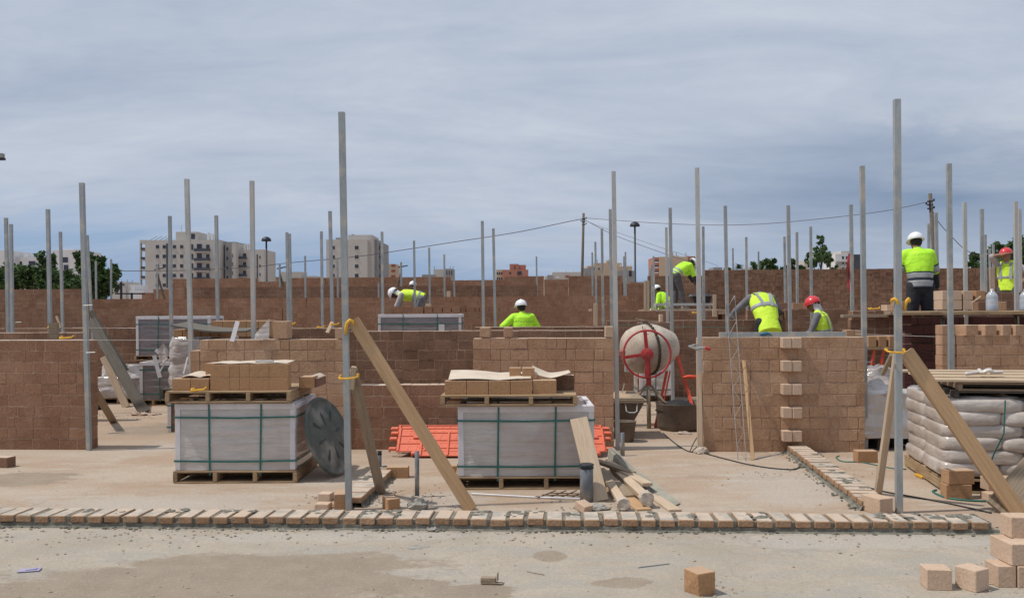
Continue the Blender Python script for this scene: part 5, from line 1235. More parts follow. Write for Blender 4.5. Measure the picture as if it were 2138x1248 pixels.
# trestle with blocks between the blue grey post and the right tall post
Yt = 10.9; zt_ = at(1836, 724, Yt).z
B = MB(); B.beam(Vector((X_(1809, Yt), Yt+.1, zt_-.018)), Vector((X_(1872, Yt), Yt+.1, zt_-.018)), .2, .036, (0, 1, 0)); tag(B.build('scaffold_plank', 'wood_pallet'), 'short plank on orange trestle legs left of the right tall post', 'plank')
for i, (x, w) in enumerate(((1821, .10), (1841, .10), (1862, .11))):
    block(0, 0, 'block on the short trestle plank, %s from left' % ordn[i], (w, .2, .13), m='block_brown', tone=.5+.15*i, group='blocks on the short trestle plank', pos=(X_(x, Yt), Yt+.1, zt_+.001), rot=.1*i)
rs = thing('trestle', 'orange trestle under the short plank with three blocks', 'trestle', (X_(1835, Yt), Yt, 0))
for t_ in (.02, .2):
    for xa_, xb_ in ((1826, 1796), (1845, 1822)): B = MB(); B.beam(at(xa_, 730, Yt+t_), Vector((X_(xb_, Yt), Yt+t_, 0)), .022, .022); B.build('leg', 'red_orange', rs)
# red cloth on a post
B = MB(); Yc = POST[1776.5].location.y-.04; vs = []; n_ = 14
for i in range(n_+1):
    t = i/n_; y_ = 529+(612-529)*t; w_ = 1+6.5*math.sin(PI*min(1, t*.98+.02))**.6*(1-.25*t)
    vs += [at(1774.5, y_, Yc), at(1774.5-w_*.5, y_, Yc-.05*math.sin(t*9)), at(1774.5-w_, y_, Yc-.02)]
k = len(vs); B.add(vs+[q+Vector((0, .01, 0)) for q in vs], [(i*3+j, i*3+j+1, i*3+j+4, i*3+j+3) for i in range(n_) for j in (0, 1)]+[(k+i*3+j, k+i*3+j+3, k+i*3+j+4, k+i*3+j+1) for i in range(n_) for j in (0, 1)])
tag(B.build('red_cloth', 'red', smooth=True), 'narrow red cloth hanging down the post left of the blue grey one', 'cloth')
# platform with the bending worker
Yq = 21.8; zq = at(1420, 633, Yq).z
rs = thing('work_platform', 'low metal work platform below the bending worker', 'platform', (X_(1420, Yq), Yq, 1.43)); B = MB()
B.beam(Vector((X_(1367, Yq), Yq, zq-.03)), Vector((X_(1486, Yq), Yq, zq-.03)), .06, .3, (0, 0, 1)); B.build('deck', 'steel_light', rs)

for x in (1372, 1378, 1432, 1482): B = MB(); B.beam(Vector((X_(x, Yq), Yq+.02, 0)), Vector((X_(x, Yq), Yq+.02, zq-.06)), .04, .04); B.build('leg', 'steel_light', rs)
Yd = 24.0; zd = at(1425, 646, Yd).z
rs = thing('raised_deck', 'raised slab on blocks that the bending worker stands on', 'platform', (X_(1425, Yd), Yd, 0)); B = MB(); B.box(X_(1345, Yd), X_(1500, Yd), Yd-1.2, Yd+1.2, zd-.12, zd); B.build('slab', 'mortar_pale', rs)
B = MB(); [B.box(X_(x, Yd), X_(x+8, Yd), Yd-1.1, Yd+1.1, 0, zd-.121) for x in (1350, 1420, 1488)]; B.build('pier', 'block_dark', rs)
rs = thing('mortar_trough', 'black mortar trough standing on the work platform', 'trough', (X_(1464, Yq), Yq, zq)); B = MB()
tapered(X_(1442, Yq), X_(1484, Yq), Yq-.18, Yq+.18, zq+.0, zq+.19, .06, .04).build('trough_body', 'black', rs)
tapered(X_(1441, Yq), X_(1485, Yq), Yq-.19, Yq+.19, zq+.17, zq+.195, 0, 0).build('rim', 'grey_cloth', rs)
# paper on the wall by the mixer
sheet('white cover sheet with a lifted corner on the short wall left of the drum', grid(X_(1331, 14.6), X_(1378, 14.6), 14.75, 14.85, lambda u_, v_: wall_h(1350, 672, 14.6)+.01+.05*(1-u_)**2, 8, 3), .006, 'paper', 'cover_sheet', 'cover sheet')
on_wall(1381, 672, 14.6, 'pale block end beside the cover sheet left of the light post', w=.05, h=.12, m='block_pale', tone=.2)
block(0, 0, 'small block at the corner of the open topped wall left of the drum', (.06, .15, .05), m='block_pale', tone=.4, group=WB, pos=(wpt(line_s(1233, 18.9), 18.9, .1).x, wpt(line_s(1233, 18.9), 18.9, .1).y, wall_h(1233, 650, 18.9)))

# ------------------------------------------------------------------ far buildings
def bld(label, Y, group=None):
    return thing('building', label, 'building', (0, Y, 0), group)
def vol(root, x0, x1, ytop, Y, depth, m, nm='wall', ybot=None):
    a = at(x0, ytop, Y); b_ = at(x1, ytop, Y); z0 = -0.2 if ybot is None else at(x0, ybot, Y).z
    B = MB(); B.box(a.x, b_.x, Y, Y+depth, z0, (a.z+b_.z)/2); return B.build(nm, m, root)
def win(root, x0, x1, y0, y1, Y, m='glass', nm='window', frame=None):
    a = at(x0, y0, Y); b_ = at(x1, y1, Y); B = MB(); B.box(a.x, b_.x, Y-.05, Y+.02, b_.z, a.z); o = B.build(nm, m, root)
    if frame:
        C = MB(); C.box(a.x-.12, b_.x+.12, Y-.14, Y-.004, b_.z-.15, b_.z-.02); C.build('sill', frame, o)
    return o
def balc(root, x0, x1, y0, y1, Y, wallm='render_white'):
    a = at(x0, y0, Y); b_ = at(x1, y1, Y); B = MB(); B.box(a.x, b_.x, Y-1.2, Y-1.13, b_.z, a.z); B.box(a.x, a.x+.06, Y-1.13, Y, b_.z, a.z); B.box(b_.x-.06, b_.x, Y-1.13, Y, b_.z, a.z); o = B.build('balcony', 'rail', root)
    C = MB(); C.box(a.x-.05, b_.x+.05, Y-1.25, Y-.01, b_.z-.2, b_.z-.01); C.build('balcony_slab', wallm, o)
Y1 = 277
b = bld('white six storey apartment block with dark balconies, rising over the wall at the left', Y1)
vol(b, 303, 458, 501, Y1, 16, 'render_white')
vol(b, 367, 412, 484, Y1+1, 9, 'render_white', 'roof_hut'); win(b, 399, 407, 488, 499, Y1+.98, 'glass')
vol(b, 457, 492, 505, Y1+4, 14, 'render_grey'); vol(b, 484, 492, 507, Y1+2, 14, 'render_white')
vol(b, 487, 551, 521, Y1+6, 14, 'render_white')
vol(b, 291.5, 294, 508.2, Y1+1.1, 1, 'render_white', 'pillar'); vol(b, 291.5, 304, 501, Y1+1, 8, 'render_white', 'roof_edge', 508)
for k in range(6): vol(b, 291.5, 304, 522+k*19.6, Y1+1, 8, 'render_white', 'balcony_floor', 524+k*19.6); win(b, 294, 303, 517+k*19.6, 522+k*19.6, Y1+1, 'rail', 'balcony_rail')
for k in range(5):
    y = 515.2+k*20
    for x in (328.8, 343, 364.2, 379.3): win(b, x-3.4, x+3.4, y-3.6, y+3.6, Y1, 'glass', frame='render_white')
    if k < 4:
        win(b, 398.5, 403.5, y-5.5, y+6.5, Y1); win(b, 411, 421.5, y-6, y+6.5, Y1, nm='balcony_door'); win(b, 430.5, 437.5, y-4.5, y+4.5, Y1)
        balc(b, 407.5, 439, y+4, y+10, Y1)
    win(b, 458.5, 461.5, y-2, y+4.5, Y1+3.98); win(b, 473, 476.5, y+1, y+7.5, Y1+3.98)
for k in range(4):
    y = 532+k*18; win(b, 491, 500, y-4.5, y+5, Y1+6, nm='balcony_door'); win(b, 507.5, 514, y-3, y+4, Y1+6); balc(b, 489, 515, y+4, y+9.5, Y1+6); win(b, 541.5, 544, y+2, y+8, Y1+6); win(b, 485, 486.3, y-2, y+6, Y1+1.98)
win(b, 347, 351, 508, 601, Y1, 'rail', 'stair_strip'); win(b, 465.5, 470, 512, 585, Y1+3.98, 'rail', 'stair_strip'); win(b, 535.7, 538.7, 531, 590, Y1+6, 'rail', 'stair_strip')
for x, y, Yc in ((435.5, 486, Y1+2), (443, 488.5, Y1+2), (511, 508.5, Y1+8), (517, 510, Y1+8), (522, 510, Y1+8)): vol(b, x-2, x+2, y, Yc, 1, 'render_bright', 'chimney', y+18)
B = MB(); [B.beam(at(x, 500.5, Y1+3), at(x+11, 494.5, Y1+6), 1.2, .1, (0, 1, .3)) for x in (315, 325, 335, 345)]; B.build('solar_panel', 'rail', b)
B = MB(); B.tube([at(379, 484, Y1+3), at(379, 470, Y1+3)], .06, 5); B.build('antenna', 'wire', b)
Y2 = 283
b = bld('grey white tower block with few square windows behind the very tall left post', Y2)
vol(b, 681, 766, 500, Y2, 12, 'render_white'); vol(b, 727, 777, 490.5, Y2+3, 14, 'render_white'); vol(b, 760, 777, 492, Y2+4, 12, 'render_grey'); vol(b, 774, 788, 500, Y2+8, 12, 'render_grey'); vol(b, 786, 801, 507.5, Y2+12, 12, 'render_grey')
vol(b, 701, 709, 496, Y2+3, 3, 'render_grey', 'roof_hut', 501); vol(b, 734, 738, 489, Y2+3.1, 2, 'render_grey', 'vent', 494)
for k in range(5):
    y = 517+k*19.4; win(b, 694.5, 699, y-3.5, y+3.5, Y2, frame='render_white'); win(b, 741, 748.5, y-3.7, y+3.7, Y2, frame='render_white')
    for x, Yc in ((769.5, Y2+4), (773.5, Y2+4), (780, Y2+8), (793, Y2+12)): win(b, x-.8, x+.8, y-3, y+4, Yc-.02)
b = bld('small striped apartment block peeping out right of the grey tower', 330)
vol(b, 801, 826, 551, 330, 12, 'render_beige'); [win(b, 817, 825.5, 552+k*11, 557+k*11, 330, 'brick_far', 'balcony') for k in range(3)]; [win(b, 804+0*k, 806, 554+k*8, 558+k*8, 330) for k in range(3)]
b = bld('low grey house with aerials far behind the wall right of the bending worker', 300)
vol(b, 881, 908, 573, 300, 9, 'render_grey'); vol(b, 905, 945, 562, 301, 9, 'render_white'); vol(b, 930, 946, 561, 300, 9, 'render_grey'); [win(b, 932+k*5, 934+k*5, 565, 574, 300) for k in range(3)]
B = MB(); [B.tube([at(x, 562, 302), at(x, 556, 302)], .12, 5) for x in (907, 940, 946)]; B.build('antenna', 'wire', b)
b = bld('pink stepped apartment house left of the lone far post', 290)
vol(b, 1036, 1050, 563, 291, 9, 'render_beige'); vol(b, 1049, 1103, 563, 290, 11, 'render_salmon'); vol(b, 1064, 1098, 553, 292, 8, 'render_salmon', 'upper_floor'); vol(b, 1064, 1083, 551, 291.5, 8, 'render_salmon', 'roof_hut')
win(b, 1063, 1067, 568, 572, 290); win(b, 1080, 1089, 566.5, 574, 290); [win(b, 1037+k*4.5, 1040+k*4.5, 568+j*11, 573+j*11, 291) for k in range(3) for j in range(2)]; win(b, 1074, 1076, 555, 562, 291.4)
b = bld('long low pale flat roofed house left of the utility pole', 250)
vol(b, 1137, 1155, 577, 250, 8, 'render_white'); vol(b, 1153, 1220, 568, 251, 10, 'render_white'); vol(b, 1143, 1153, 574, 249.8, 8, 'render_grey', 'roof_hut'); [vol(b, x-1, x+1.2, 563, 252, 1, 'render_bright', 'chimney', 569) for x in (1161, 1181, 1195)]; win(b, 1160, 1168, 577, 581, 251, 'render_bright'); vol(b, 1181, 1188, 575, 249.9, 1, 'brick_far', 'awning', 579)
b = bld('cream stepped apartment house right of the utility pole', 255)
vol(b, 1219, 1235, 560, 254, 8, 'render_grey'); vol(b, 1226, 1262, 555, 256, 10, 'render_beige'); vol(b, 1240, 1298, 549, 258, 10, 'render_beige', 'upper_floor'); vol(b, 1262, 1320, 556, 255, 10, 'render_beige'); vol(b, 1288, 1324, 565, 253.8, 9, 'render_grey'); vol(b, 1266, 1276, 544, 259, 3, 'render_beige', 'roof_hut')
[win(b, x, x+3, 559, 563, 255.99 if x < 1262 else 254.99) for x in (1231, 1240, 1249, 1278, 1305)]; win(b, 1313, 1319, 565, 577, 253.8); [vol(b, x-1, x+1, 553, 257, 1, 'render_bright', 'chimney', 560) for x in (1296, 1310, 1317)]
B = MB(); [B.tube([at(x, 552, 258), at(x, 542, 258)], .1, 5) for x in (1270, 1283, 1247)]; B.build('antenna', 'wire', b)
b = bld('salmon and beige apartment block behind the worker bending on the platform', 230)
vol(b, 1366, 1378, 537, 230, 10, 'render_salmon'); vol(b, 1377, 1436, 536, 229.5, 11, 'render_beige'); vol(b, 1434, 1452, 535, 230, 10, 'render_salmon'); vol(b, 1403, 1418, 533, 231, 4, 'render_bright', 'roof_hut', 537)
[win(b, 1366, 1375, y, y+3, 230, 'glass') for y in (543, 554, 565)]; [win(b, 1367, 1375, y+3, y+5.5, 230, 'render_bright', 'balcony') for y in (543, 554, 565)]; [win(b, 1439, 1446, y, y+4, 230) for y in (542, 553)]
B = MB(); [B.tube([at(x, 535, 231), at(x, 527, 231)], .1, 5) for x in (1405, 1412, 1432)]; B.build('antenna', 'wire', b)
b = bld('pale low house row right of the first street lamp', 320)
vol(b, 553, 586, 579, 322, 9, 'render_beige'); vol(b, 585, 629, 567.5, 320, 9, 'render_white'); vol(b, 640, 659, 576, 321, 8, 'render_white'); vol(b, 566, 585, 578, 321, 3, 'render_grey', 'roof_hut', 580)
b = bld('white rounded houses behind the trees at the far left', 200)
vol(b, -20, 18, 523, 200, 10, 'render_bright'); vol(b, 30, 76, 537, 203, 10, 'render_bright'); vol(b, 110, 160, 522, 201, 12, 'render_bright'); vol(b, 125, 155, 520, 203, 9, 'render_bright', 'upper_floor')
[win(b, x, x+w, y, y+h_, Yc) for x, w, y, h_, Yc in ((41, 5, 546, 7, 203), (60, 14, 545, 9, 203), (130, 12, 537, 11, 201), (133, 10, 553, 14, 201))]; [vol(b, x-1.5, x+1.5, 530, 205, 1, 'render_bright', 'chimney', 538) for x in (33, 43, 52, 70)]
b = bld('low white house with aerials between the left tree and the apartment block', 240)
vol(b, 234, 262, 588, 240, 9, 'render_white'); vol(b, 258, 280, 594, 241, 9, 'render_bright'); vol(b, 270, 300, 606, 239, 9, 'render_bright'); [win(b, 240+k*8, 244+k*8, 592, 596, 240) for k in range(3)]
B = MB(); [B.tube([at(x, 594, 242), at(x, 584, 242)], .1, 5) for x in (266, 254, 276)]; B.build('antenna', 'wire', b)
b = bld('white and slate apartment block behind the red cloth at the right', 210)
vol(b, 1744, 1776, 530, 210, 8, 'render_bright'); vol(b, 1776, 1797, 531, 209.5, 8, 'rail', 'slate_wall'); vol(b, 1756, 1775, 524, 211, 6, 'render_white', 'roof_hut'); [win(b, 1758+8*k, 1762+8*k, 535+j*10, 541+j*10, 210) for k in range(2) for j in range(3)]; [vol(b, 1746+k*9, 1754+k*9, 544+j*11, 208.8, 1.2, 'render_white', 'balcony', 547+j*11) for k in range(3) for j in range(2)]
b = bld('small white roof between the feathery tree and the round trees', 190)
vol(b, 1679, 1692, 543, 190, 6, 'render_white'); vol(b, 1566, 1612, 557, 195, 6, 'render_grey'); vol(b, 1490, 1508, 558, 240, 6, 'render_grey')
# crane tip at the left edge
B = MB(); B.box(at(-60, 324, 60).x, at(10, 324, 60.3).x, 60, 60.3, at(0, 329, 60).z, at(0, 320, 60).z); rs = thing('crane_counterweight', 'tip of a crane jib with a grey block cut by the left picture edge', 'crane', (at(-40, 324, 60).x, 60, 0)); B.build('block', 'render_grey', rs)
B = MB(); B.box(at(-60, 324, 60).x, at(12, 324, 60.25).x, 60.05, 60.25, at(0, 334, 60).z, at(0, 329.2, 60).z); B.build('jib', 'lamp_metal', rs); B = MB(); B.box(at(-64, 324, 60).x, at(-50, 324, 60).x, 60.05, 60.25, 0, at(0, 335, 60).z); B.build('mast', 'lamp_metal', rs)
# ------------------------------------------------------------------ street lamps, utility poles, cables
def lamp(label, px, ytop, Y, r):
    t = at(px, ytop, Y); g = Vector((t.x, Y, 0)); rs = thing('street_lamp', label, 'street lamp', g, 'dome headed street lamps')
    B = MB(); B.lathe([(.12, 0), (.12, .6), (.075, .65), (.06, t.z-.15)], 14, g); B.build('pole', 'lamp_metal', rs, smooth=True)
    B = MB(); h = r*.95; z0 = t.z-h; B.lathe([(r*.98, z0), (r, z0+.03)]+[(r*math.cos(a), z0+.03+(h-.03)*math.sin(a)) for a in [i*PI/16 for i in range(1, 8)]]+[(.01, t.z)], 28, g); B.build('lamp_head', 'lamp_metal', rs, smooth=True)
lamp('dark dome headed street lamp right of the white apartment block', 556, 494, 62, .34)
lamp('dark dome headed street lamp left of the platform worker', 1325.5, 463, 60, .34)
def upole(label, xt, yt, xb, yb, Y, r):
    a = at(xt, yt, Y); b_ = at(xb, yb, Y); g = a+(b_-a)*(a.z/(a.z-b_.z)); rs = thing('utility_pole', label, 'utility pole', g)
    B = MB(); B.tube([g, g.lerp(a, .5), a], [r*1.25, r, r*.8], 10); B.build('pole', 'pole_wood', rs, smooth=True)
    B = MB()
    for k in range(3): c = a-UP*(.3+k*.14); B.obox(c, (r*2.1, r*1.6, .05), None, .5); B.obox(c+Vector((r*1.7*(-1 if k % 2 else 1), 0, .05)), (.05, .05, .08), None, .5)
    B.build('insulator_bracket', 'lamp_metal', rs)
    return a
YA = 45; a1 = upole('weathered wooden utility pole in the middle, cables meeting at its top', 1218.5, 445, 1215.5, 575, YA, .075)
YC = 34; a2 = upole('dark wooden utility pole behind the worker with grey banded jacket', 1942, 404, 1949.5, 520, YC, .085)
def fcable(label, pts, r=.018):
    P = [at(*p) for p in pts]; Q = []
    for i in range(len(P)-1):
        p0, p1, p2, p3 = P[max(i-1, 0)], P[i], P[i+1], P[min(i+2, len(P)-1)]
        for k in range(6): t = k/6; Q.append(.5*((2*p1)+(p2-p0)*t+(2*p0-5*p1+4*p2-p3)*t*t+(3*p1-p0-3*p2+p3)*t**3))
    Q.append(P[-1]); B = MB(); B.tube(Q, r, 5); tag(B.build('overhead_cable', 'cable_far'), label, 'cable', 'overhead cables')
fcable('overhead cable sagging from the middle utility pole to the far left', [(1217, 457, YA), (1190, 462, YA), (1100, 481, YA), (1030, 493, YA), (950, 505, YA), (860, 519, YA), (750, 535, YA), (600, 549, YA), (520, 558, YA), (360, 565, YA), (180, 565, YA), (-60, 562, YA)], .018)
fcable('overhead cable between the two utility poles', [(1219, 455, YA), (1300, 461, 43), (1395, 467, 41.5), (1500, 470, 40), (1600, 467, 38.5), (1730, 455, 37), (1850, 440, 35.5), (1940, 421, YC)], .012)
fcable('overhead cable dropping from the middle utility pole to the right, lower one', [(1219, 458, YA), (1260, 480, YA), (1290, 494, YA), (1330, 509, YA), (1392, 531, YA), (1440, 546, 50)], .012)
fcable('overhead cable dropping from the middle utility pole to the right, upper one', [(1219, 459, YA), (1250, 472, YA), (1300, 489, YA), (1390, 520, YA), (1480, 548, 48), (1500, 556, 50)], .008)
fcable('overhead cable dropping from the right utility pole to the right', [(1943, 430, YC), (1960, 464, YC), (1990, 497, YC), (2014, 520, YC), (2045, 536, YC)], .014)
# railing at the far left
B = MB(); B.beam(at(241, 613, 30), at(302, 613, 30), .05, .05, (0, 0, 1)); B.beam(at(253, 625, 30), at(253, 588, 30), .06, .06); B.beam(at(275, 624, 30), at(275, 611, 30), .06, .06); B.beam(at(243, 613, 30), at(253, 594, 30), .04, .04); tag(B.build('railing', 'lamp_metal'), 'dark thin railing left of the stepped far wall', 'railing')

# ------------------------------------------------------------------ trees
def tree(label, px, Y, py_top, blobs, m='leaf', leaf=.22, n=2600, seed=0, trunk_r=.16, group='trees beyond the walls'):
    """blobs: (px, py, r_px_x, r_px_y) ellipses of foliage in front view, each given its own depth"""
    rnd = random.Random(seed); s = Y/F; g = Vector((X_(px, Y), Y, 0)); rs = thing('tree', label, 'tree', g, group)
    C = MB(); T = MB(); tot = sum(b_[2]*b_[3] for b_ in blobs)
    for (bx, by, rx, ry) in blobs:
        c = at(bx, by, Y+rnd.uniform(-.4, .4)*rx*s); R3 = Vector((rx*s, rx*s*.9, ry*s))
        T.tube([g+UP*.6, (g+c)/2+Vector((rnd.uniform(-.3, .3), rnd.uniform(-.3, .3), c.z*.12)), c], [trunk_r*.7, trunk_r*.45, trunk_r*.15], 7)
        subs = []
        k = max(5, int(rx*ry/28))
        for _ in range(k):
            d = Vector((rnd.gauss(0, 1), rnd.gauss(0, 1), rnd.gauss(0, 1))).normalized()*rnd.uniform(.35, .95); sc_ = Vector((d.x*R3.x, d.y*R3.y, d.z*R3.z)); subs.append((c+sc_, rnd.uniform(.22, .42)*min(R3.x, R3.z), rnd.uniform(.15, .85)))
            T.tube([c, c+sc_*.8], [trunk_r*.14, trunk_r*.05], 4)
        m_ = int(n*rx*ry/tot)
        for _ in range(m_):
            q, rr, tn = rnd.choice(subs); d = Vector((rnd.gauss(0, 1), rnd.gauss(0, 1), rnd.gauss(0, 1))).normalized()*rr*rnd.random()**.45*1.15
            p = q+d; e = Vector((rnd.gauss(0, 1), rnd.gauss(0, 1), rnd.gauss(0, .7))).normalized(); f = e.orthogonal().normalized(); f.rotate(Quaternion(e, rnd.random()*6)); l_ = leaf*rnd.uniform(.6, 1.3)
            C.add([p-e*l_, p-f*l_*.42, p+e*l_, p+f*l_*.42], [(0, 1, 2, 3)], min(1, max(0, tn+rnd.gauss(0, .18))))
    T.tube([g, g+UP*.8], [trunk_r*1.2, trunk_r], 10); T.build('trunk', 'bark', rs, smooth=True); C.build('crown', m, rs)
tree('wide bushy tree in front of the white rounded houses at the left', 60, 42, 530, [(20, 580, 40, 30), (65, 582, 35, 30), (94, 548, 20, 28), (110, 585, 32, 30), (148, 592, 30, 22), (4, 600, 40, 20), (36, 560, 12, 14)], n=7000, leaf=.13, seed=1)
tree('dark tree with a forked crown behind the tall post at the reddish wall', 195, 44, 515, [(176, 540, 18, 26), (190, 575, 30, 42), (222, 580, 26, 34), (205, 545, 16, 16), (216, 610, 20, 20), (165, 600, 20, 20), (238, 560, 10, 14)], n=6500, leaf=.13, seed=2)
tree('round dark tree left part behind the long high wall', 1600, 70, 540, [(1583, 556, 14, 9), (1604, 550, 18, 14), (1598, 562, 30, 9)], n=2600, leaf=.2, seed=3)
tree('dark tree behind the thin post between round and feathery trees', 1650, 72, 535, [(1653, 548, 11, 14), (1640, 562, 18, 8), (1668, 560, 12, 7)], n=1800, leaf=.2, seed=4)
tree('feathery light green tree above the long high wall', 1712, 48, 490, [(1712, 503, 8, 12), (1704, 528, 12, 14), (1718, 535, 16, 20), (1697, 548, 16, 14), (1735, 545, 12, 16), (1690, 532, 8, 8), (1722, 514, 8, 8), (1740, 560, 14, 8)], 'leaf_light', n=2600, leaf=.12, seed=5, trunk_r=.1)
tree('dark bushy tree right of the right utility pole', 2050, 50, 520, [(2038, 545, 18, 18), (2062, 545, 16, 20), (2085, 530, 20, 22), (2050, 558, 30, 10)], n=3600, leaf=.13, seed=6)
tree('dark tree at the right picture edge behind the worker wiping his face', 2125, 48, 490, [(2125, 515, 20, 26), (2140, 545, 26, 34), (2105, 545, 20, 24), (2095, 562, 20, 10)], n=5000, leaf=.13, seed=7)
tree('small dark bush top behind the salmon block wall', 1545, 72, 555, [(1517, 562, 12, 4), (1615, 565, 20, 4), (1690, 565, 25, 5)], n=900, leaf=.18, seed=8)
# palm
g = Vector((X_(1543, 66), 66, 0)); rs = thing('palm_tree', 'palm crown peeping over the long high wall', 'tree', g); top = at(1543, 561, 66)
B = MB(); B.tube([g, top-UP*.1], [.2, .16], 10); B.build('trunk', 'bark', rs, smooth=True); B = MB(); rnd = random.Random(3)
for k in range(26):
    a = rnd.random()*2*PI; el_ = rnd.uniform(-.1, 1.3); d = Vector((math.cos(a)*math.cos(el_), math.sin(a)*math.cos(el_), math.sin(el_))); Lf = rnd.uniform(.6, .9); pts = [top+d*Lf*t-UP*(.32*t*t) for t in (0, .25, .5, .75, 1)]
    sd_ = d.cross(UP).normalized()
    for i in range(4):
        for s_ in (-1, 1):
            for q in range(3): p = pts[i].lerp(pts[i+1], q/3); B.add([p, p+sd_*s_*.16*(1-i*.15)+d*.12-UP*.03, p+d*.045], [(0, 1, 2)], rnd.random())
B.build('frond', 'palm', rs)

# ------------------------------------------------------------------ people
def ik(a, b, l1, l2, hint):
    d = b-a; D = min(d.length, (l1+l2)*.999); u_ = d.normalized(); b = a+u_*D
    x = (l1*l1-l2*l2+D*D)/(2*D); h = math.sqrt(max(0, l1*l1-x*x)); hp = Vector(hint); hp = hp-u_*hp.dot(u_); hp.normalize()
    return a+u_*x+hp*h, b
def person(label, loc, rot, bend=0, hip=.93, hands=((-.3, .2, .9), (.3, .2, .9)), elbow=((-.5, -.7, -.8), (.5, -.7, -.8)), feet=((-.12, 0, .07), (.12, 0, .07)), knee=(0, 1, 0), head_pitch=0, head_yaw=0, helmet='helmet_white',
           top='hivis', under=None, legs='trouser', vest=None, sleeve='short', skin='skin', hair='hair', gloves=None, bands=(), flap=None, collar=None, twist=0, s=1.0, cuff=None, helmet_only=False, text=None, cross=False, hem=0, group='building workers in high visibility clothing'):
    loc = Vector(loc); Rz = rz(rot)
    root = thing('person', label, 'person', loc, group)
    w = lambda p: loc+Rz@(Vector(p)*s)
    Rb = Matrix.Rotation(-bend, 3, 'X'); up = Rb@Vector((0, 0, 1)); fr = Rb@Vector((0, 1, 0)); rt = rz(twist)@Vector((1, 0, 0))
    Pv = Vector((0, -.10*math.sin(bend), hip)); sp = lambda t: Pv+up*t+fr*(-.02*math.sin(t/.5*PI))
    neck = sp(.53); Rh = rz(head_yaw)@Matrix.Rotation(-head_pitch, 3, 'X'); hu = Rh@Vector((0, 0, 1)); hf = Rh@Vector((0, 1, 0)); hr = Rh@Vector((1, 0, 0))
    hc = neck+hu*.125+hf*.03; wr_ = Rz@rt
    sh = [sp(.455)+rt*(.175*q) for q in (-1, 1)]; hpj = [Pv+Vector((.095*q, 0, -.02)) for q in (-1, 1)]
    arms = []
    for q in (0, 1): e, h_ = ik(sh[q], Vector(hands[q]), .29, .25, elbow[q]); arms.append((sh[q], e, h_))
    lg = []
    for q in (0, 1): k_, f_ = ik(hpj[q], Vector(feet[q]), .43, .44, knee if not isinstance(knee[0], tuple) else knee[q]); lg.append((hpj[q], k_, f_))
    # body, one fused surface
    B = MB()
    B.capsule([w(sp(t)) for t in (-.02, .12, .24, .36, .45)], [(.145*s, .10*s), (.13*s, .09*s), (.145*s, .10*s), (.16*s, .10*s), (.12*s, .075*s)], wr_)
    B.capsule([w(sp(.44)), w(neck), w(hc-hu*.05)], [.06*s, .055*s, .055*s]); 
    RR = Rz@Matrix((hr, hf, hu)).transposed()
    B.ell(w(hc), (.076*s, .095*s, .115*s), RR, 20, 14); B.ell(w(hc-hu*.06+hf*.035), (.052*s, .055*s, .055*s), RR, 14, 10)
    B.ell(w(hc+hf*.098-hu*.012), (.013*s, .020*s, .026*s), RR, 8, 6); B.ell(w(hc+hf*.083+hu*.022), (.05*s, .014*s, .010*s), RR, 8, 6); B.ell(w(hc+hf*.086-hu*.055), (.024*s, .012*s, .010*s), RR, 8, 6)
    for q in (-1, 1): B.ell(w(hc+hr*.077*q-hu*.005), (.010*s, .022*s, .033*s), RR, 8, 6)
    for (a, e, h_) in arms:
        B.capsule([w(a), w(a.lerp(e, .5)), w(e), w(e.lerp(h_, .35)), w(h_)], [.052*s, .047*s, .038*s, .038*s, .026*s], wr_)
    for (a, k_, f_) in lg: B.capsule([w(a), w(a.lerp(k_, .5)), w(k_), w(k_.lerp(f_, .3)), w(f_)], [.085*s, .075*s, .055*s, .055*s, .036*s], wr_)
    H = B if not gloves else MB()
    for i, (a, e, h_) in enumerate(arms):
        d = (h_-e).normalized(); sd_ = d.cross(Vector((0, 0, 1))); sd_ = sd_.normalized() if sd_.length > .1 else Vector((1, 0, 0)); nn = d.cross(sd_)
        H.capsule([w(h_), w(h_+d*.045), w(h_+d*.085)], [(.032*s, .017*s), (.040*s, .017*s), (.036*s, .014*s)], Rz@sd_)
        for k in range(4):
            b0 = h_+d*.085+sd_*(-.027+.018*k); ln = (.062, .075, .07, .055)[k]
            H.capsule([w(b0), w(b0+d*ln*.5-nn*.006), w(b0+d*ln*.85-nn*.028)], [.0095*s, .009*s, .0078*s], n=8)
        t0 = h_+d*.02+sd_*(.034 if i == 0 else -.034); H.capsule([w(t0), w(t0+d*.03+sd_*(.022 if i == 0 else -.022)), w(t0+d*.055+sd_*(.028 if i == 0 else -.028)-nn*.01)], [.013*s, .011*s, .009*s], n=8)
    B.build('body', skin, root, remesh=.0085*s)
    if gloves: H.build('glove', gloves, root, remesh=.0085*s)
    # eyes
    E = MB()
    for q in (-1, 1): E.ell(w(hc+hr*.030*q+hf*.088+hu*.006), (.012*s, .008*s, .008*s), RR, 8, 6)
    E.build('eye', 'black', root, smooth=True)
    # hair under the helmet, back and sides
    Hh = MB(); Hh.ell(w(hc+hu*.012-hf*.016), (.082*s, .092*s, .108*s), RR, 20, 14); Hh.build('hair', hair, root, smooth=True)
    # trousers
    T = MB(); T.capsule([w(sp(.05)), w(sp(.0)), w(Pv+Vector((0, 0, -.06)))], [(.148*s, .108*s), (.168*s, .125*s), (.155*s, .115*s)], wr_)
    for (a, k_, f_) in lg: T.capsule([w(a), w(a.lerp(k_, .5)), w(k_), w(k_.lerp(f_, .5)), w(f_+Vector((0, 0, .02)))], [.108*s, .098*s, .078*s, .076*s, .07*s], wr_)
    T.build('trousers', legs, root, remesh=.015*s)
    S_ = MB()
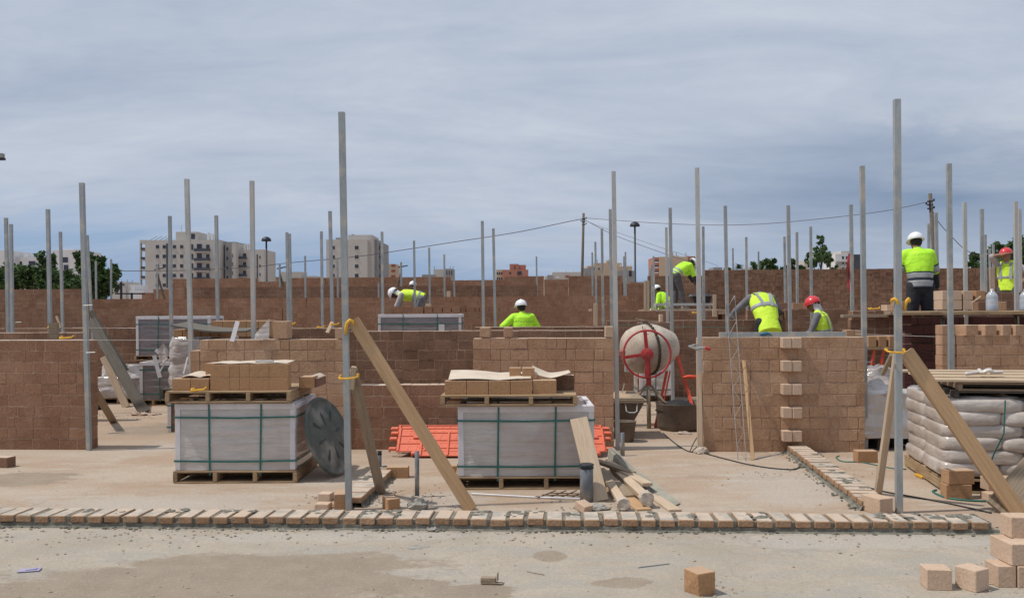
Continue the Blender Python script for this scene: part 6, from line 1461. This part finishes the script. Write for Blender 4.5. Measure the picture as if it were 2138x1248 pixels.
    for (a, k_, f_) in lg: S_.capsule([w(f_+Vector((0, -.06, -.03))), w(f_+Vector((0, .05, -.035))), w(f_+Vector((0, .15, -.045)))], [(.045*s, .04*s), (.045*s, .035*s), (.042*s, .025*s)], wr_)
    S_.build('boot', 'wood_old', root, remesh=.012*s)
    # shirt with sleeves
    tors = lambda o_, t0=-.04, t1=.50: ([w(sp(t0+(t1-t0)*i/8)) for i in range(9)], [((.165-.012*math.sin(PI*min(1, i/5))+.028*math.sin(PI*max(0, i-2)/7)**1+o_)*s if i < 8 else (.115+o_)*s, (.118+.012*math.sin(PI*i/8)+o_)*s if i < 8 else (.08+o_)*s) for i in range(9)])
    def sleeves(Mb, o_, frac, e_only=False):
        for (a, e, h_) in arms:
            if frac <= .55:
                Mb.capsule([w(a), w(a.lerp(e, frac*1.5 if frac < .5 else .95))], [(.066+o_)*s, (.060+o_)*s], wr_)
            else:
                Mb.capsule([w(a), w(a.lerp(e, .5)), w(e), w(e.lerp(h_, (frac-.5)*2))], [(.066+o_)*s, (.060+o_)*s, (.052+o_)*s, (.046+o_)*s], wr_)
    if under:
        U = MB(); P_u, R_u = tors(.002, .0, .5); U.loft(P_u, R_u, wr_, 22); U.capsule([w(sp(.47)), w(neck)], [.075*s, .062*s]); sleeves(U, 0, .95 if sleeve != 'under_short' else .5); U.build('undershirt', under, root, remesh=.013*s)
    G = MB(); P_, R__ = tors(.012, -.05-hem, .5); G.loft(P_, R__, wr_, 24)
    sr = Vector(wr_)
    if not vest:
        G.capsule([w(sp(.455)-rt*.15), w(sp(.455)+rt*.15)], [.082*s, .082*s], Rz@up); sleeves(G, .010, .5 if sleeve == 'short' else .97); G.capsule([w(sp(.46)), w(neck-up*.012)], [.078*s, .068*s])
    else:
        for q in (-1, 1): G.capsule([w(sp(.44)+rt*(.14*q)), w(sp(.50)+rt*.07*q)], [.072*s, .062*s], Rz@up)
    G.build('vest' if vest else 'shirt', top, root, remesh=.012*s)
    def ring(t0, t1, o_, mt, nm):
        R_ = MB(); ii = 6; P2, R2 = tors(o_, -.05-hem, .5); n_ = len(P2)-1
        def smp(t):
            f = (t-(-.05-hem))/(.5-(-.05-hem))*n_; i0 = min(n_-1, max(0, int(f))); r = f-i0; a_, b_ = R2[i0], R2[i0+1]; return P2[i0].lerp(P2[i0+1], r), (a_[0]+(b_[0]-a_[0])*r, a_[1]+(b_[1]-a_[1])*r)
        q = [smp(t0+(t1-t0)*i/ii) for i in range(ii+1)]; R_.loft([z[0] for z in q], [z[1] for z in q], wr_, 28); R_.build(nm, mt, root, smooth=True)
    for bnd in bands: ring(bnd[0], bnd[1], .021, bnd[2], 'reflective_band')
    if cross:
        for q in (-1, 1):
            for sgn in (-1, 1):
                R_ = MB(); pts = []
                for i in range(9):
                    t = .18+.33*i/8; x = (.09 if not cross == 'v' else .055+.06*i/8)*q; yy = sgn*(.142-.045*(i/8)**2+.0)*(1 if i < 8 else .5); pts.append(w(sp(t)+rt*x+fr*yy))
                for i in range(8): R_.beam(pts[i], pts[i+1], .05*s, .006, wr_, 0)
                R_.build('reflective_band', 'reflect', root)
    if cuff:
        for (a, e, h_) in arms:
            C_ = MB(); C_.loft([w(a.lerp(e, t)) for t in (.60, .72, .84, .96)], [.082*s, .081*s, .079*s, .077*s], wr_, 16); C_.build('sleeve_band', 'reflect', root, smooth=True)
            C_ = MB(); C_.loft([w(a.lerp(e, t)) for t in (.54, .595)], [.0835*s, .083*s], wr_, 16); C_.build('sleeve_stripe', 'navy', root, smooth=True)
            C_ = MB(); C_.capsule([w(a.lerp(e, .98)), w(e.lerp(h_, .85))], [.063*s, .05*s]); C_.build('sleeve_cuff', 'dark_cloth', root, remesh=.013*s)
    if collar: C_ = MB(); C_.loft([w(neck-up*.045), w(neck-up*.005)], [.082*s, .072*s], wr_, 18); C_.build('collar', collar, root, smooth=True)
    # helmet
    if helmet:
        Ht = MB(); hb_ = hc+hu*.028; prof = [(.110*s, 0), (.116*s, .004*s)]+[(.116*s*math.cos(a)**.9, .004*s+.118*s*math.sin(a)) for a in [i*PI/18 for i in range(1, 9)]]+[(.002, .122*s)]
        Ht.lathe(prof, 32, w(hb_), RR, .5, .98, 1.15)
        vs = []; n_ = 32
        for z_, k_ in ((.004, 1.0), (.001, 1.0), (-.002, 1)):
            for j in range(n_):
                a = 2*PI*j/n_; fwd = max(0, math.sin(a)); r = (.112 if z_ == .004 else .122+.045*fwd**2); vs.append(w(hb_+hr*r*math.cos(a)*.98+hf*r*math.sin(a)*1.15+hu*(z_-.012*(fwd**2)*(z_ != .004))))
        Ht.add(vs, [(r*n_+j, r*n_+(j+1) % n_, (r+1)*n_+(j+1) % n_, (r+1)*n_+j) for r in (0, 1) for j in range(n_)])
        Ht.tube([w(hb_+hf*(-.12+.24*i/8)+hu*(.012+.112*math.sin(PI*(.06+.88*i/8)))) for i in range(9)], .010*s, 8)
        Ht.build('helmet', helmet, root, smooth=True)
    if flap:
        F_ = MB(); vs = []; n_ = 12
        for i in range(n_+1):
            a = PI+PI*i/n_*1.0
            for t in (0, .33, .66, 1): r = .088+.022*t+.006*math.sin(i*2.3+t*4); vs.append(w(hc+hr*r*math.cos(a)+hf*r*math.sin(a)*1.1+hu*(.03-.20*t)))
        F_.add(vs, [(i*4+j, i*4+j+1, (i+1)*4+j+1, (i+1)*4+j) for i in range(n_) for j in range(3)]); o = F_.build('neck_cloth', flap, root, smooth=True)
        q = o.modifiers.new('th', 'SOLIDIFY'); q.thickness = .006
    if text:
        cu = bpy.data.curves.new('t', 'FONT'); cu.body = text; cu.size = .055*s; cu.align_x = 'CENTER'; cu.space_character = 1.15; to = bpy.data.objects.new('t', cu); COL.objects.link(to); bpy.context.view_layer.update()
        me = bpy.data.meshes.new_from_object(to.evaluated_get(bpy.context.evaluated_depsgraph_get())); bpy.data.objects.remove(to)
        Mb = MB(); q = []
        for v_ in me.vertices:
            x = v_.co.x/s; t = .335+v_.co.y/s; yy = -(.150*math.sqrt(max(.05, 1-(x/.27)**2))+.012); q.append(w(sp(t)+rt*x+fr*yy))
        Mb.add(q, [tuple(p.vertices) for p in me.polygons]); Mb.build('lettering', 'dark_cloth', root)
    return root, w, neck, hc
def place(px, py, Y, zoff): p = at(px, py, Y); return (p.x, p.y, zoff)
# lettered shirt worker, standing, back to us, turned slightly left
p = at(1091, 626, 17.0)
person('worker in lime polo shirt with dark lettering across the back, standing behind the middle wall', (p.x, 17.0, p.z-1.735), .12, bend=.12, hip=.95, hands=((-.42, .20, 1.10), (.30, .30, 1.0)), elbow=((-.8, -.7, -.5), (1, -.5, -.6)), helmet='helmet_white', top='hivis', under=None, legs='dark_cloth', gloves='cloth_white', collar='orange_trim', text='URCON S.C.M', head_yaw=.35, head_pitch=.15)
# bending worker seen from the side, facing left
p = at(866, 640, 20.6)
person('worker bending low to the left, lime vest, white helmet and white neck cloth', (p.x+.07, 20.6, .84), PI/2-.05, bend=1.42, hip=.93, hands=((-.2, .62, .55), (.2, .62, .5)), elbow=((-.6, -.8, 0), (.6, -.8, 0)), head_pitch=1.05, helmet='helmet_white', top='hivis_y', vest=True, under='light_cloth', sleeve='under_short', skin='skin_dark', legs='grey_cloth', flap='cloth_white', bands=((.05, .09, 'reflect'), (.16, .20, 'reflect')))
# only a helmet behind the far wall
p = at(861, 586, 28.5)
person('worker of whom only the white helmet shows over the far wall', (p.x, 28.5, p.z-1.74), -.3, helmet='helmet_white', top='hivis', legs='trouser')
# small crouching worker
p = at(1383, 597, 26.0-.6)
person('small far worker in lime jacket and white helmet left of the platform', (p.x+.12, 25.2, p.z-1.50), 1.0, bend=.6, hip=.86, hands=((-.25, .4, .8), (.25, .4, .8)), head_pitch=.5, helmet='helmet_white', top='hivis', sleeve='long', legs='trouser', bands=((.02, .07, 'reflect'), (.14, .18, 'reflect')))
# worker bending on the platform, facing right and away
p = at(1413, 646, 24.0)
person('worker in lime shirt with two grey bands bending forward on the raised platform', (p.x+.02, 24.0, zd), -1.15, bend=.98, hip=.94, hands=((-.10, .66, .66), (.16, .62, .5)), elbow=((-.9, -.3, .5), (.4, -.5, .2)), feet=((-.14, .0, .07), (.14, .12, .07)), knee=(0, 1, 0), head_pitch=1.1, helmet='helmet_white', top='hivis', under='dark_cloth', legs='trouser', skin='skin_dark', bands=((-.02, .04, 'reflect'), (.09, .145, 'reflect')), text='URCON', s=1.0)
# worker leaning on the wall in a vest, away and left
p = at(1600, 690, 14.9)
person('worker in yellow vest and grey sleeves bending over the wall, his head hidden', (p.x-.0, 14.9, .24), .10, bend=.68, hip=.95, hands=((-.42, .50, .96), (.26, .5, .95)), elbow=((-.9, -.3, -.5), (.8, -.4, -.4)), head_pitch=2.0, helmet='helmet_red', top='hivis_y', vest=True, under='grey_cloth', legs='dark_cloth', gloves='cloth_white', bands=((.20, .25, 'reflect'),), cross='v', hem=.15, s=1.10)
# red helmet worker facing left, upright
p = at(1714, 613, 14.8)
person('worker in red helmet with white neck cloth and yellow vest behind the toothed wall', (p.x+.03, 14.8, p.z-1.765), 1.05, bend=.18, hip=.95, hands=((-.22, .36, 1.0), (.22, .36, 1.0)), head_pitch=.35, head_yaw=.1, helmet='helmet_red', top='hivis_y', vest=True, under='grey_cloth', legs='trouser', flap='cloth_white', bands=((.17, .21, 'reflect'),), cross=True)
# big worker on the planks, back to us
p = at(1920, 483, 13.35)
person('worker with back turned, lime jacket with grey and navy bands, standing above the planks', (p.x-.0, 13.35, p.z-1.80), -.08, bend=.20, hip=.97, hands=((-.24, .34, 1.02), (.33, .24, .92)), elbow=((-.5, -.5, -.8), (.7, -.7, -.6)), head_pitch=.25, helmet='helmet_white', top='hivis', sleeve='short', under='navy', legs='dark_cloth', hair='hair', bands=((-.054, -.04, 'navy'), (-.04, .05, 'reflect'), (.05, .085, 'navy'), (.085, .155, 'reflect'), (.155, .17, 'navy')), cuff=True, s=1.03)
# worker wiping his face
p = at(2106, 516, 17.3)
person('worker in red helmet and yellow vest wiping his face with the raised arm', (p.x-.02, 17.3, p.z-1.77), 2.3, bend=.0, hip=.96, hands=((-.3, .12, 1.1), (-.03, .19, 1.63)), elbow=((-1, -.6, -.6), (1, .3, .0)), head_pitch=.1, head_yaw=-.3, helmet='helmet_red', top='hivis_y', vest=True, under='light_cloth', sleeve='under_short', legs='trouser', bands=((.20, .245, 'reflect'),), cross=True)
